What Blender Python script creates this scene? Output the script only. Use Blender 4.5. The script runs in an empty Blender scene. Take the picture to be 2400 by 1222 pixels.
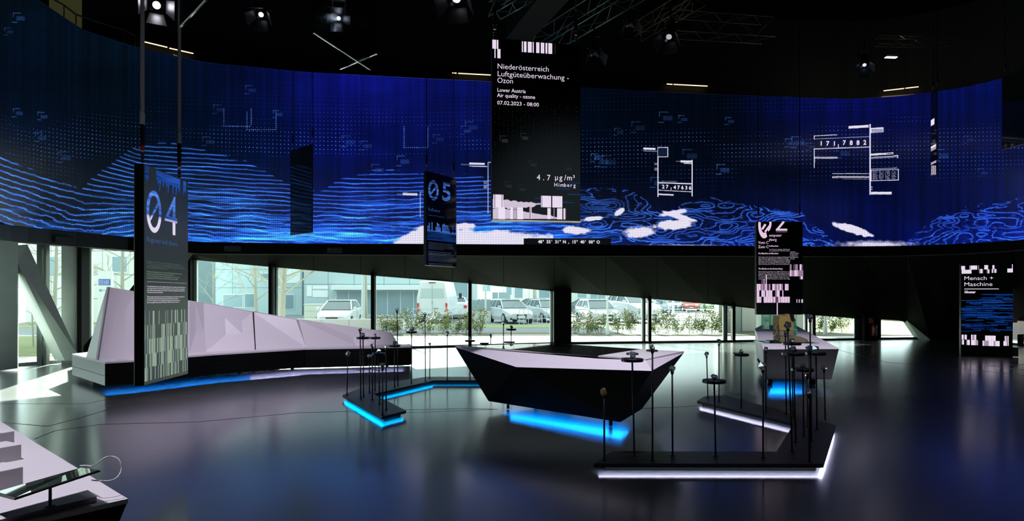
import bpy, math, random
import numpy as np
from mathutils import Vector, Matrix
R = math.radians
sc = bpy.context.scene
col = sc.collection
random.seed(7)
FPX, HOR, EYE = 1500.0, 695.0, 1.6

# ------------------------------------------------------------------ camera, world, sun, exposure
cam = bpy.data.cameras.new('camera'); cam.sensor_width = 36; cam.lens = FPX / 2400 * 36
cam.shift_y = (HOR - 611) / 2400; cam.clip_end = 400
camo = bpy.data.objects.new('camera', cam); col.objects.link(camo)
camo.location = (0, 0, EYE); camo.rotation_euler = (R(90), 0, 0); sc.camera = camo
sc.view_settings.view_transform = 'Standard'; sc.view_settings.look = 'None'
sc.view_settings.gamma = 1; sc.view_settings.exposure = 0.0
sc.view_settings.use_curve_mapping = False
sc.cycles.max_bounces = 10; sc.cycles.transparent_max_bounces = 24; sc.cycles.transmission_bounces = 8
sc.cycles.sample_clamp_indirect = 6; sc.cycles.caustics_refractive = False
w = bpy.data.worlds.new('world'); sc.world = w; w.use_nodes = True
nt = w.node_tree; bg = nt.nodes['Background']
bg.inputs[0].default_value = (0.86, 0.97, 1.0, 1); bg.inputs[1].default_value = 2.8
SUN_E = R(21)
sd = Vector((0.33, -0.94, 0)).normalized() * math.cos(SUN_E) + Vector((0, 0, -math.sin(SUN_E)))
sl = bpy.data.lights.new('sun', 'SUN'); sl.energy = 38; sl.angle = R(0.6); sl.color = (1, 0.95, 0.86)
so = bpy.data.objects.new('sun', sl); col.objects.link(so); so.rotation_euler = sd.to_track_quat('-Z', 'Y').to_euler()

def lamp(kind, loc, target, energy, color, size=0.3, spot=60, blend=0.6, sx=None, sy=None):
    l = bpy.data.lights.new('light_source', kind); l.energy = energy; l.color = color
    if kind == 'SPOT': l.spot_size = R(spot); l.spot_blend = blend; l.shadow_soft_size = size
    elif kind == 'AREA':
        l.shape = 'RECTANGLE'; l.size = sx; l.size_y = sy
    o = bpy.data.objects.new('light_source', l); col.objects.link(o); o.location = loc
    o.rotation_euler = (Vector(target) - Vector(loc)).to_track_quat('-Z', 'Y').to_euler()
    return o
LAV = (0.93, 0.88, 1.0)
# theatre spots above the exhibits (their cans are modelled further down where they are in view)
lamp('SPOT', (-4.95, 9.0, 5.6), (-5.0, 12.4, 0.5), 800, LAV, 0.12, 70, 0.8)
lamp('SPOT', (-2.6, 8.6, 7.4), (-3.6, 13.2, 0.6), 1000, LAV, 0.12, 62, 0.8)
lamp('SPOT', (0.9, 4.6, 7.2), (0.8, 8.0, 0.8), 2200, LAV, 0.12, 36, 0.8)
lamp('SPOT', (4.4, 5.5, 7.2), (5.1, 12.4, 0.5), 3600, LAV, 0.12, 32, 0.8)
lamp('SPOT', (-2.4, 1.6, 6.4), (-2.2, 2.6, 0.9), 1150, LAV, 0.12, 60, 0.8)
lamp('SPOT', (3.4, 3.2, 7.4), (2.6, 6.0, 0.0), 200, (0.8, 0.88, 1.0), 0.2, 80, 0.9)
lamp('SPOT', (-2.0, 4.4, 7.4), (-1.4, 5.0, 0.0), 160, (0.8, 0.9, 1.0), 0.2, 90, 0.9)
lamp('SPOT', (10.2, 11.0, 7.4), (11.0, 14.0, 0.0), 160, (0.8, 0.88, 1.0), 0.2, 80, 0.9)

# ------------------------------------------------------------------ helpers
def P(px, py, d): return Vector(((px - 1200) * d / FPX, d, EYE - (py - HOR) * d / FPX))
def H(px, py, z=0.0):
    d = (EYE - z) * FPX / (py - HOR); return Vector(((px - 1200) * d / FPX, d, z))
def interp(tab, x):
    xs = [t[0] for t in tab]; return [float(np.interp(x, xs, [t[k] for t in tab])) for k in range(1, len(tab[0]))]

def mat(name, c=(0.5, 0.5, 0.5), rough=0.5, metal=0.0, emit=None, es=0.0, spec=0.5, noise=0.0, nscale=20, bump=0.0):
    m = bpy.data.materials.new(name); m.use_nodes = True; n = m.node_tree.nodes; l = m.node_tree.links
    b = n['Principled BSDF']; b.inputs['Base Color'].default_value = (*c, 1); b.inputs['Roughness'].default_value = rough
    b.inputs['Metallic'].default_value = metal; b.inputs['Specular IOR Level'].default_value = spec
    if emit: b.inputs['Emission Color'].default_value = (*emit, 1); b.inputs['Emission Strength'].default_value = es
    if noise or bump:
        tc = n.new('ShaderNodeTexCoord'); t = n.new('ShaderNodeTexNoise'); t.inputs['Scale'].default_value = nscale
        t.inputs['Detail'].default_value = 5; l.new(tc.outputs['Object'], t.inputs['Vector'])
        if noise:
            r = n.new('ShaderNodeMapRange'); r.inputs[3].default_value = 1 - noise; r.inputs[4].default_value = 1 + noise
            mx = n.new('ShaderNodeVectorMath'); mx.operation = 'SCALE'; mx.inputs[0].default_value = c
            l.new(t.outputs['Fac'], r.inputs[0]); l.new(r.outputs[0], mx.inputs['Scale']); l.new(mx.outputs[0], b.inputs['Base Color'])
        if bump:
            bp = n.new('ShaderNodeBump'); bp.inputs['Strength'].default_value = bump; bp.inputs['Distance'].default_value = 0.01
            l.new(t.outputs['Fac'], bp.inputs['Height']); l.new(bp.outputs[0], b.inputs['Normal'])
    return m
def emis(name, c, s=1.0):
    m = bpy.data.materials.new(name); m.use_nodes = True; n = m.node_tree.nodes; l = m.node_tree.links
    n.remove(n['Principled BSDF']); e = n.new('ShaderNodeEmission'); e.inputs[0].default_value = (*c, 1); e.inputs[1].default_value = s
    l.new(e.outputs[0], n['Material Output'].inputs[0]); return m
def thinglass(name, tint, refl=0.5, rough=0.02):
    m = bpy.data.materials.new(name); m.use_nodes = True; n = m.node_tree.nodes; l = m.node_tree.links
    n.remove(n['Principled BSDF']); t = n.new('ShaderNodeBsdfTransparent'); t.inputs[0].default_value = (*tint, 1)
    g = n.new('ShaderNodeBsdfGlossy'); g.inputs['Roughness'].default_value = rough; g.inputs[0].default_value = (0.9, 0.95, 0.95, 1)
    f = n.new('ShaderNodeFresnel'); f.inputs[0].default_value = 1.45
    k = n.new('ShaderNodeMath'); k.operation = 'MULTIPLY'; k.inputs[1].default_value = refl; l.new(f.outputs[0], k.inputs[0])
    mx = n.new('ShaderNodeMixShader'); l.new(k.outputs[0], mx.inputs[0]); l.new(t.outputs[0], mx.inputs[1]); l.new(g.outputs[0], mx.inputs[2])
    l.new(mx.outputs[0], n['Material Output'].inputs[0]); return m
def srgb(r, g, b):
    f = lambda v: (v / 255 / 12.92) if v / 255 <= 0.04045 else ((v / 255 + 0.055) / 1.055) ** 2.4
    return (f(r), f(g), f(b))

class MB:
    def __init__(s): s.v = []; s.f = []; s.m = []
    def add(s, v, f, mi=0):
        b = len(s.v); s.v += [tuple(p) for p in v]; s.f += [tuple(i + b for i in q) for q in f]; s.m += [mi] * len(f); return s
    def box(s, a, b, mi=0):
        x0, y0, z0 = a; x1, y1, z1 = b
        return s.add([(x0,y0,z0),(x1,y0,z0),(x1,y1,z0),(x0,y1,z0),(x0,y0,z1),(x1,y0,z1),(x1,y1,z1),(x0,y1,z1)],
            [(0,3,2,1),(4,5,6,7),(0,1,5,4),(1,2,6,5),(2,3,7,6),(3,0,4,7)], mi)
    def bbox(s, a, b, c=0.01, mi=0):   # box with chamfered vertical and top edges
        x0, y0, z0 = a; x1, y1, z1 = b
        ring = lambda z, i: [(x0+c+i,y0+i,z),(x1-c-i,y0+i,z),(x1-i,y0+c+i,z),(x1-i,y1-c-i,z),(x1-c-i,y1-i,z),(x0+c+i,y1-i,z),(x0+i,y1-c-i,z),(x0+i,y0+c+i,z)]
        v = ring(z0, 0) + ring(z1 - c, 0) + ring(z1, c * 0.7)
        f = [tuple(range(7, -1, -1)), tuple(range(16, 24))]
        for k in range(2):
            for i in range(8): f.append((k*8+i, k*8+(i+1)%8, k*8+8+(i+1)%8, k*8+8+i))
        return s.add(v, f, mi)
    def prism(s, poly, z0, z1, mi=0):
        n = len(poly); v = [(p[0], p[1], z0) for p in poly] + [(p[0], p[1], z1) for p in poly]
        return s.add(v, [tuple(range(n-1,-1,-1)), tuple(range(n, 2*n))] + [(i,(i+1)%n,n+(i+1)%n,n+i) for i in range(n)], mi)
    def tube(s, a, b, r, r2=None, n=8, mi=0, cap=True):
        a, b = Vector(a), Vector(b); r2 = r if r2 is None else r2; ax = (b - a).normalized()
        u = ax.cross(Vector((0,0,1)) if abs(ax.z) < 0.95 else Vector((1,0,0))).normalized(); w_ = ax.cross(u)
        v = []
        for c, rr in ((a, r), (b, r2)):
            for i in range(n):
                t = 2 * math.pi * i / n; v.append(c + (u * math.cos(t) + w_ * math.sin(t)) * rr)
        f = [(i, (i+1)%n, n+(i+1)%n, n+i) for i in range(n)]
        if cap: f += [tuple(range(n-1,-1,-1)), tuple(range(n, 2*n))]
        return s.add(v, f, mi)
    def path(s, pts, r, n=6, mi=0):
        for a, b in zip(pts[:-1], pts[1:]): s.tube(a, b, r, n=n, mi=mi)
        return s
    def lathe(s, prof, c=(0,0,0), n=24, mi=0):
        v = []; k = len(prof)
        for i in range(n):
            t = 2*math.pi*i/n
            for (r, z) in prof: v.append((c[0]+r*math.cos(t), c[1]+r*math.sin(t), c[2]+z))
        f = [(i*k+j, ((i+1)%n)*k+j, ((i+1)%n)*k+j+1, i*k+j+1) for i in range(n) for j in range(k-1)]
        return s.add(v, f, mi)
    def quad(s, a, b, c, d, mi=0): return s.add([a,b,c,d], [(0,1,2,3)], mi)
    def build(s, name, mats, parent=None, smooth=False, origin=None):
        me = bpy.data.meshes.new(name)
        v = s.v if origin is None else [(p[0]-origin[0], p[1]-origin[1], p[2]-origin[2]) for p in s.v]
        me.from_pydata(v, [], s.f)
        mats = mats if isinstance(mats, (list, tuple)) else [mats]
        for m in mats: me.materials.append(m)
        if len(mats) > 1: me.polygons.foreach_set('material_index', s.m)
        if smooth: me.polygons.foreach_set('use_smooth', [True] * len(s.f))
        me.update()
        o = bpy.data.objects.new(name, me); col.objects.link(o)
        if origin is not None: o.location = origin
        if parent is not None: o.parent = parent
        return o
def tag(o, label=None, cat=None, group=None, kind=None):
    if label: o['label'] = label
    if cat: o['category'] = cat
    if group: o['group'] = group
    if kind: o['kind'] = kind
    return o
def empty(name, loc, rz=0, label=None, cat=None, group=None, kind=None):
    o = bpy.data.objects.new(name, None); col.objects.link(o); o.location = loc; o.rotation_euler = (0, 0, rz)
    o.empty_display_size = 0.1
    return tag(o, label, cat, group, kind)
_font = {}
_orig_build = MB.build
def _build(s, name, *a, **k):
    o = _orig_build(s, name, *a, **k)
    if name in ('dot_print','barcode_print','streak_print','text_block','contour_print','cloud_print','mark_reflection','heading_lettering','subtitle_lettering','reading_lettering','title_lettering','lit_number','lit_coordinates'): o['kind'] = 'stuff'
    return o
MB.build = _build
def text_raw(s, size, mono=0.0, res=2, bold=0.0):
    """returns (verts2d, faces, width)"""
    def one(t):
        k = (t, res, bold)
        if k not in _font:
            c = bpy.data.curves.new('t', 'FONT'); c.body = t; c.size = 1; c.resolution_u = res; c.offset = bold
            o = bpy.data.objects.new('t', c); me = bpy.data.meshes.new_from_object(o)
            v = [(p.co.x, p.co.y) for p in me.vertices]; f = [tuple(q.vertices) for q in me.polygons]
            bpy.data.objects.remove(o); bpy.data.curves.remove(c); bpy.data.meshes.remove(me); _font[k] = (v, f)
        return _font[k]
    V, F = [], []
    if mono:
        for i, ch in enumerate(s):
            if ch == ' ': continue
            v, f = one(ch)
            if not v: continue
            xs = [p[0] for p in v]; cx = (min(xs) + max(xs)) / 2; b = len(V)
            V += [((p[0]-cx)*size*0.95 + (i+0.5)*mono, p[1]*size) for p in v]; F += [tuple(j+b for j in q) for q in f]
        return V, F, len(s) * mono
    v, f = one(s); V = [(p[0]*size, p[1]*size) for p in v]
    return V, list(f), (max(p[0] for p in V) if V else 0)
def put_text(mb, s, x, z, size, y=-0.002, mono=0.0, align='L', width=None, mi=0, res=2, bold=0.0):
    V, F, W = text_raw(s, size, mono, res, bold); k = 1.0
    if width and W > 0: k = width / W; W = width
    if align == 'R': x -= W
    if align == 'C': x -= W / 2
    mb.add([(x + p[0]*k, y, z + p[1]) for p in V], F, mi)

# ------------------------------------------------------------------ materials
M = {}
M['black'] = mat('matt_black_board', (0.0022, 0.0028, 0.003), 0.55, spec=0.12, noise=0.2)
M['blackmetal'] = mat('black_metal', (0.008, 0.009, 0.010), 0.35, spec=0.5)
M['darkwall'] = mat('dark_wall_panel', (0.0035, 0.0052, 0.0036), 0.7, spec=0.08, noise=0.15, nscale=3)
M['lip'] = mat('dark_green_grey_panel', (0.03, 0.036, 0.034), 0.5, noise=0.15, nscale=4)
M['frame'] = mat('anthracite_frame', (0.05, 0.065, 0.06), 0.4, noise=0.1)
M['frame_light'] = mat('pale_aluminium', (0.42, 0.48, 0.46), 0.35)
M['column'] = mat('grey_green_column', (0.52, 0.58, 0.54), 0.35, noise=0.25, nscale=2.0, bump=0.1)
M['white'] = mat('white_laminate', (0.64, 0.59, 0.67), 0.45, noise=0.03)
M['white2'] = mat('white_laminate_plain', (0.70, 0.67, 0.71), 0.5)
M['glassblack'] = mat('black_display_glass', (0.004, 0.005, 0.006), 0.02, spec=0.9)
M['panel_glass'] = mat('panel_display_glass', (0.010, 0.014, 0.014), 0.06, spec=0.55)
M['haze_painted_glass'] = mat('haze_painted_display_glass', (0.24, 0.33, 0.28), 0.30, spec=0.8)  # grey-green base puts daylight haze and reflection into the glass colour
M['panel_back'] = mat('panel_back', (0.006, 0.008, 0.008), 0.5, spec=0.3)
M['darkglass'] = thinglass('dark_clear_glass', (.60,.62,.64), .5, .05)
M['steel'] = mat('dull_steel', (0.35, 0.34, 0.36), 0.4, metal=0.6)
M['strap'] = mat('grey_webbing', (0.32, 0.30, 0.32), 0.8)
M['red'] = mat('red_hook', (0.45, 0.02, 0.02), 0.4)
M['window'] = thinglass('window_glass', (0.80, 0.95, 0.90), 0.5)
M['caseglass'] = thinglass('case_glass', (0.82, 0.95, 0.9), 0.8)
M['green_edge'] = mat('green_glass_edge', (0.05, 0.35, 0.25), 0.2, emit=(0.05, 0.5, 0.35), es=0.12)
M['print'] = emis('lit_print', srgb(240, 225, 245), 1.0)
M['print2'] = emis('dim_lit_print', srgb(165, 150, 168), 1.0)
M['print3'] = emis('faint_lit_print', srgb(95, 105, 105), 1.0)
M['print4'] = emis('very_faint_lit_print', srgb(58, 68, 76), 1.0)
M['hud'] = emis('screen_white', srgb(245, 238, 255), 1.0)
M['ledblue'] = emis('blue_led', (0.0, 0.30, 0.80), 5.0)
M['ledcyan'] = emis('cyan_led', (0.0, 0.36, 0.95), 34.0)
M['ledwhite'] = emis('white_led', (0.68, 0.68, 1.0), 30.0)
M['warm'] = emis('warm_tube', (1.0, 0.72, 0.42), 2.0)
M['truss_green'] = mat('greenish_truss', (0.09, 0.14, 0.12), 0.35, metal=0.5)
M['truss_gold'] = mat('warm_truss', (0.16, 0.13, 0.07), 0.35, metal=0.5)
M['cable_white'] = mat('white_cable', (0.8, 0.8, 0.8), 0.4)
M['cable'] = mat('black_cable', (0.01, 0.01, 0.012), 0.5)

def floor_mat():
    m = bpy.data.materials.new('dark_terrazzo_floor'); m.use_nodes = True; n = m.node_tree.nodes; l = m.node_tree.links
    b = n['Principled BSDF']; tc = n.new('ShaderNodeTexCoord')
    n1 = n.new('ShaderNodeTexNoise'); n1.inputs['Scale'].default_value = 0.7; n1.inputs['Detail'].default_value = 6
    n2 = n.new('ShaderNodeTexNoise'); n2.inputs['Scale'].default_value = 90; n2.inputs['Detail'].default_value = 2
    v = n.new('ShaderNodeTexVoronoi'); v.inputs['Scale'].default_value = 55
    for t in (n1, n2, v): l.new(tc.outputs['Object'], t.inputs['Vector'])
    c1 = n.new('ShaderNodeValToRGB'); c1.color_ramp.elements[0].color = (0.013, 0.019, 0.019, 1); c1.color_ramp.elements[1].color = (0.030, 0.039, 0.038, 1)
    c1.color_ramp.elements[0].position = 0.3; c1.color_ramp.elements[1].position = 0.7
    l.new(n1.outputs['Fac'], c1.inputs[0])
    sp = n.new('ShaderNodeMath'); sp.operation = 'LESS_THAN'; sp.inputs[1].default_value = 0.10; l.new(v.outputs['Distance'], sp.inputs[0])
    mx = n.new('ShaderNodeMixRGB'); mx.inputs[2].default_value = (0.20, 0.20, 0.22, 1)
    l.new(sp.outputs[0], mx.inputs[0]); l.new(c1.outputs[0], mx.inputs[1]); l.new(mx.outputs[0], b.inputs['Base Color'])
    rr = n.new('ShaderNodeMapRange'); rr.inputs[3].default_value = 0.36; rr.inputs[4].default_value = 0.48
    b.inputs['Coat Weight'].default_value = 1.0; b.inputs['Coat Roughness'].default_value = 0.17; b.inputs['Coat IOR'].default_value = 1.56
    l.new(n1.outputs['Fac'], rr.inputs[0]); l.new(rr.outputs[0], b.inputs['Roughness'])
    bp = n.new('ShaderNodeBump'); bp.inputs['Strength'].default_value = 0.05; bp.inputs['Distance'].default_value = 0.002
    l.new(n2.outputs['Fac'], bp.inputs['Height']); l.new(bp.outputs[0], b.inputs['Normal'])
    b.inputs['Specular IOR Level'].default_value = 0.8
    return m
M['floor'] = floor_mat()

# ------------------------------------------------------------------ plan of screen and facade (measured)
# photo column, distance of screen, row of screen top, row of screen bottom, row of lip bottom
SCR = [(-260,9.6,-250,484,520),(-120,11.5,-115,506,545),(0,13.1,-25,525,563),(93,14.2,2,536,571),(192,15.1,68,546,579),(316,16.15,110,557,588),(478,17.2,146,568,595),
       (700,17.9,168,571,596),(1000,18.5,184,572,598),(1150,18.7,191,573,599),(1370,19.3,205,574,600),(1630,19.85,219,576,600),(1900,20.3,230,578,601),
       (2000,20.45,232,578,601),(2100,20.2,226,577,600),(2170,19.8,218,575,598),(2260,19.2,205,571,595),(2350,18.5,184,566,590),(2400,18.0,172,562,586),(2560,16.4,120,545,570)]
# photo column, distance of window plane
WIN = [(-420,9.6),(-200,12.2),(0,14.4),(120,15.2),(190,15.9),(445,17.5),(640,18.4),(1000,19.8),(1300,21.4),(1520,21.9),(1700,22.3),(1900,23.1),(2150,24.0),(2300,22.4),(2400,20.6),(2600,17.5)]
def wd(px): return interp(WIN, px)[0]
def wf(px, z=0.0, off=0.0):
    d = wd(px) + off; return Vector(((px - 1200) * d / FPX, d, z))
def wz(px, py): return EYE - (py - HOR) * wd(px) / FPX
def scr(px, v, off=0.0):
    d, t, b, lp = interp(SCR, px); y = t + v * (b - t)
    p = P(px, y, d); p.y -= off; p.x -= 0; return p

# ------------------------------------------------------------------ floor, shell
mb = MB()
edge = [wf(x, 0, 0.05) for x in np.linspace(-420, 2600, 60)]
poly = [(p.x, p.y) for p in edge] + [(18.5, 16.0), (18.5, -7), (-14, -7), (-14, 8)]
mb.add([(x, y, 0) for x, y in poly] + [(x, y, -0.15) for x, y in poly], [tuple(range(len(poly)-1, -1, -1))] + [tuple(range(len(poly), 2*len(poly)))])
fl = mb.build('floor', M['floor']); tag(fl, kind='structure')
mb = MB(); mb.box((-16, -7, 10.6), (20, 26, 10.8)); tag(mb.build('ceiling', M['black']), kind='structure')
mb = MB(); mb.box((-14.2, -7.2, 0), (18.7, -7, 10.6)); tag(mb.build('wall_behind', M['black']), kind='structure')
mb = MB(); mb.box((18.5, -7, 0), (18.7, 26, 10.6)); tag(mb.build('wall_right', M['black']), kind='structure')
mb = MB(); mb.box((-14.2, -7, 0), (-14, 8.2, 10.6)); tag(mb.build('wall_left', M['black']), kind='structure')
# upper wall above and behind the screen
mb = MB(); xs = np.linspace(-260, 2560, 60)
a = []; b = []
for x in xs:
    d = interp(SCR, x)[0] + 0.5; a.append(((x-1200)*d/FPX, d, 3.0)); b.append(((x-1200)*d/FPX, d, 10.7))
n = len(xs)
mb.add(a + b, [(i, i+1, n+i+1, n+i) for i in range(n-1)])
mb.add([a[0], b[0], (-14, 6, 10.7), (-14, 6, 3.0)], [(0,1,2,3)]); mb.add([a[-1], b[-1], (18.6, 14, 10.7), (18.6, 14, 3.0)], [(0,1,2,3)])
tag(mb.build('wall_upper', mat('upper_wall_paint', (0.010, 0.011, 0.010), 0.7, noise=0.2, nscale=1)), kind='structure')

# lip below screen: separate panels
lipo = empty('trim_1', (0, 0, 0), kind='structure')
seams = [-240, -170, -110, -55, 5, 62, 120, 180, 238, 300, 368, 440, 530, 624, 720, 810, 905, 1000, 1095, 1190, 1290, 1385, 1480, 1575, 1670, 1765, 1860, 1950, 2040, 2130, 2215, 2300, 2385, 2470]
def lp(px, yy, off): d = interp(SCR, px)[0] + off; return P(px, yy, d)
for x0, x1 in zip(seams[:-1], seams[1:]):
    mb = MB(); g = 0.6
    q = []
    for x in (x0 + g, x1 - g):
        d, t, bt, l_ = interp(SCR, x)
        q.append((P(x, bt + 1, d + 0.02), P(x, l_, d + 0.02), P(x, l_, d + 0.02) + Vector((0, 0.25, 0)), P(x, bt + 1, d + 0.02) + Vector((0, 0.25, 0))))
    mb.add(q[0] + q[1], [(0,1,5,4),(1,2,6,5),(2,3,7,6),(3,0,4,7),(0,3,2,1),(4,5,6,7)])
    mb.build('panel', M['lip'] if x1 < 330 else M['darkwall'], lipo)
# lip edge line: the light it catches is put into a paler trim
mb = MB(); pts = []
for x in np.linspace(440, 2470, 40):
    d, t, bt, l_ = interp(SCR, x); pts.append(P(x, l_ + 0.6, d + 0.0))
mb.path(pts, 0.014, 4); mb.build('edge_highlight', mat('edge_highlight_metal', (0.10, 0.11, 0.10), 0.4), lipo)
# access hatches with a small sensor dot
for x, y, m_ in ((150, 562, 'lip'), (545, 583, 'lip'), (785, 587, 'lip'), (1610, 590, 'black')):
    d = interp(SCR, x)[0] - 0.02
    mb = MB(); sx, sz = 0.21, 0.075; c = P(x, y, d); ang = math.atan2(interp(SCR, x+10)[0]-interp(SCR, x-10)[0], (P(x+10, y, interp(SCR, x+10)[0])-P(x-10, y, interp(SCR, x-10)[0])).x)
    o = empty('access_hatch', c, ang); o.parent = lipo
    MB().bbox((-sx, -0.02, -sz), (sx, 0.0, sz), 0.008).build('hatch_cover', M[m_], o)
    MB().tube((-sx*0.75, -0.03, 0.02), (-sx*0.75, -0.018, 0.02), 0.012).build('sensor_dot', M['frame_light'], o)

# facade: dark sloping panels between lip and window tops
TOP = [(-420,470),(-200,535),(0,566),(45,570),(190,581),(316,591),(445,607),(640,625),(875,645),(1100,663),(1300,682),(1525,699),(1700,715),(1900,737),(2030,748),(2126,753),(2181,798),(2300,806),(2372,806),(2374,757),(2400,756),(2600,750)]
wallo = empty('wall_front', (0, 0, 0), kind='structure')
fs = [-240, -120, 0, 90, 190, 316, 445, 530, 630, 735, 845, 950, 1060, 1180, 1300, 1420, 1540, 1660, 1780, 1900, 2020, 2126, 2181, 2240, 2300, 2372, 2374, 2480]
for x0, x1 in zip(fs[:-1], fs[1:]):
    if x1 - x0 < 5: continue
    A = []
    for x in (x0 + 0.5, x1 - 0.5):
        d, t, bt, l_ = interp(SCR, x); top = P(x, l_, d + 0.22); ty = interp(TOP, x)[0]
        w1 = P(x, ty, wd(x) - 0.02); A.append((top, w1, w1 + Vector((0, 0.22, 0.0)), top + Vector((0, 0.25, 0.12))))
    mb = MB(); mb.add(list(A[0]) + list(A[1]), [(0,1,5,4),(1,2,6,5),(2,3,7,6),(3,0,4,7),(0,3,2,1),(4,5,6,7)])
    mb.build('panel', M['darkwall'], wallo)
mb = MB(); pts_ = []
xs_ = list(np.linspace(-240, 2372, 70))
for x in xs_:
    d, t, bt, l_ = interp(SCR, x); ty = interp(TOP, x)[0]; pts_ += [P(x, l_ - 25, d + 0.36), P(x, ty - 1.5, wd(x) + 0.12)]
mb.add(pts_, [(2*i, 2*i+1, 2*i+3, 2*i+2) for i in range(len(xs_)-1)]); mb.build('added_backing_sheet', M['darkwall'], wallo)  # added behind the panel gaps so the bright outdoors does not show through
# pale reveal under the sloping facade edge
mb = MB()
xs = np.linspace(445, 2126, 30)
for x0, x1 in zip(xs[:-1], xs[1:]):
    a = P(x0, interp(TOP, x0)[0] + 0.8, wd(x0) + 0.0); b = P(x1, interp(TOP, x1)[0] + 0.8, wd(x1) + 0.0)
    mb.tube(a, b, 0.012, n=4)
mb.build('reveal_profile', M['frame'], wallo)

# ------------------------------------------------------------------ windows: frame posts and panes
def window(idx, xa, xb, ya=None, posts=()):
    root = empty('window_%d' % idx, wf((xa+xb)/2), kind='structure')
    inv = root.location
    xs = np.linspace(xa, xb, 5)
    ta = [wz(x, interp(TOP, x)[0]) for x in xs]
    mb = MB(); lo = [wf(x, 0.06) - inv for x in xs]; hi = [wf(x, t) - inv for x, t in zip(xs, ta)]
    n = len(xs); mb.add(lo + hi, [(i, i+1, n+i+1, n+i) for i in range(n-1)])
    mb.build('pane', M['window'], root)
    mb = MB()
    for x0, x1 in zip(xs[:-1], xs[1:]):
        a = wf(x0) - inv; b = wf(x1) - inv
        mb.add([a+Vector((0,-.05,0)), b+Vector((0,-.05,0)), b+Vector((0,.08,0)), a+Vector((0,.08,0)), a+Vector((0,-.05,.07)), b+Vector((0,-.05,.07)), b+Vector((0,.08,.07)), a+Vector((0,.08,.07))],
               [(0,3,2,1),(4,5,6,7),(0,1,5,4),(1,2,6,5),(2,3,7,6),(3,0,4,7)])
    mb.build('sill', M['frame'], root)
    for (p0, p1, mt, off, dep) in posts:
        t0, t1 = wz(p0, interp(TOP, p0)[0]) + 0.15, wz(p1, interp(TOP, p1)[0]) + 0.15
        a = wf(p0, 0, off) - inv; b = wf(p1, 0, off) - inv; D = Vector((0, dep, 0)); Z0 = Vector((0, 0, t0)); Z1 = Vector((0, 0, t1))
        MB().add([a, b, b + D, a + D, a + Z0, b + Z1, b + D + Z1, a + D + Z0], [(0,3,2,1),(4,5,6,7),(0,1,5,4),(1,2,6,5),(2,3,7,6),(3,0,4,7)]).build('post', M[mt], root)
F_, L_, B_ = 'frame', 'frame_light', 'black'
window(1, -400, -6, posts=((-310,-290,F_,-.1,.2),(-150,-135,F_,-.1,.2)))
window(2, 42, 190, posts=((86,98,F_,-.08,.16),(102,108,F_,-.1,.12),(144,180,'column',-.25,.2),(181,191,B_,-.3,.3)))
window(3, 190, 442, posts=((193,214,'column',.0,.08),(432,446,B_,-.15,.2)))
window(4, 446, 640, posts=((447,461,'frame_light',.0,.08),(629,637,B_,-.12,.2)))
window(5, 638, 874, posts=((638.5,642,L_,.0,.05),(643,647,F_,.0,.05),(647.5,652,L_,.02,.03),(869,877,B_,-.12,.2)))
window(6, 874, 1100, posts=((878,881,L_,.0,.05),(1097.5,1105,B_,-.12,.2)))
window(7, 1100, 1300, posts=((1289,1297,L_,.02,.08),))
window(8, 1338, 1522, posts=((1504,1508,L_,.02,.08),(1509,1513,F_,-.02,.1),(1520,1527,B_,-.12,.2)))
window(9, 1522, 1724, posts=((1695,1700,L_,.02,.06),(1701,1705,F_,-.04,.1),(1717,1724,B_,-.12,.2)))
window(10, 1724, 1900, posts=((1885,1890,L_,.02,.06),(1890,1893,F_,-.02,.1),(1905,1912,B_,-.1,.2)))
window(11, 1900, 2026, posts=((2003,2025,'frame_light',-.0,.05),))
window(12, 2056, 2180, posts=((2057,2065,'frame',-.05,.1),))
window(13, 2376, 2600, posts=((2396,2400,B_,-.1,.2),))

# structural columns in the window wall
def column_poly(name, front, depth, label, m='column'):
    """front: list of points (vertical face); extruded away from the room"""
    D = Vector(depth); n = len(front); mb = MB()
    mb.add(list(front) + [p + D for p in front], [tuple(range(n)), tuple(range(2*n-1, n-1, -1))] + [((i+1) % n, i, n+i, n+(i+1)%n) for i in range(n)])
    c = sum(front, Vector()) / n
    o = mb.build(name, M[m], origin=(c.x, c.y, 0)); tag(o, label, 'column', kind='structure'); return o
def wp(px, py, off): return P(px, py, wd(px) + off)
fb = lambda px, dd: P(px, HOR + EYE*FPX/dd, dd)
dN = 13.6
column_poly('vertical_column', [P(-2,870,dN), P(41,864,dN+.15), P(41,568,dN+.15), P(-2,562,dN)], (-0.25, 0.35, 0), 'grey upright column at the left edge of the windows')
column_poly('slanting_column', [P(41,575,13.9), P(41,616,13.9), P(152,846,14.9), P(190,845,15.0), P(64,573,14.1)], (-0.42, 0.25, 0), 'grey column slanting down to the right beside the upright column')
column_poly('slanting_column', [P(196,812,14.8), P(196,840,14.8), P(250,840,14.8), P(440,592,16.4), P(377,590,16.0), P(310,672,15.4)], (0.0, 0.3, 0), 'dark column slanting up to the right behind the white wedge seat', 'black')
column_poly('wide_column', [wf(1299, 0, -.25), wf(1339, 0, -.25), wf(1339, 2.2, -.25), wf(1299, 2.3, -.25)], (0, 0.5, 0), 'wide black column between two windows above the black display table', 'black')
column_poly('post_column', [wf(2026, 0, -.35), wf(2057, 0, -.35), wf(2057, .95, -.35), wf(2026, .95, -.35)], (0, 0.4, 0), 'short black column behind the fire extinguisher', 'black')
column_poly('slanting_column', [wp(2126,752,-.1), wp(2150,753,-.1), wp(2183,799,-.1), wp(2157,797,-.1)], (0.0, 0.3, 0), 'pale green-grey slanting column at the right end of the windows', 'column')
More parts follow.
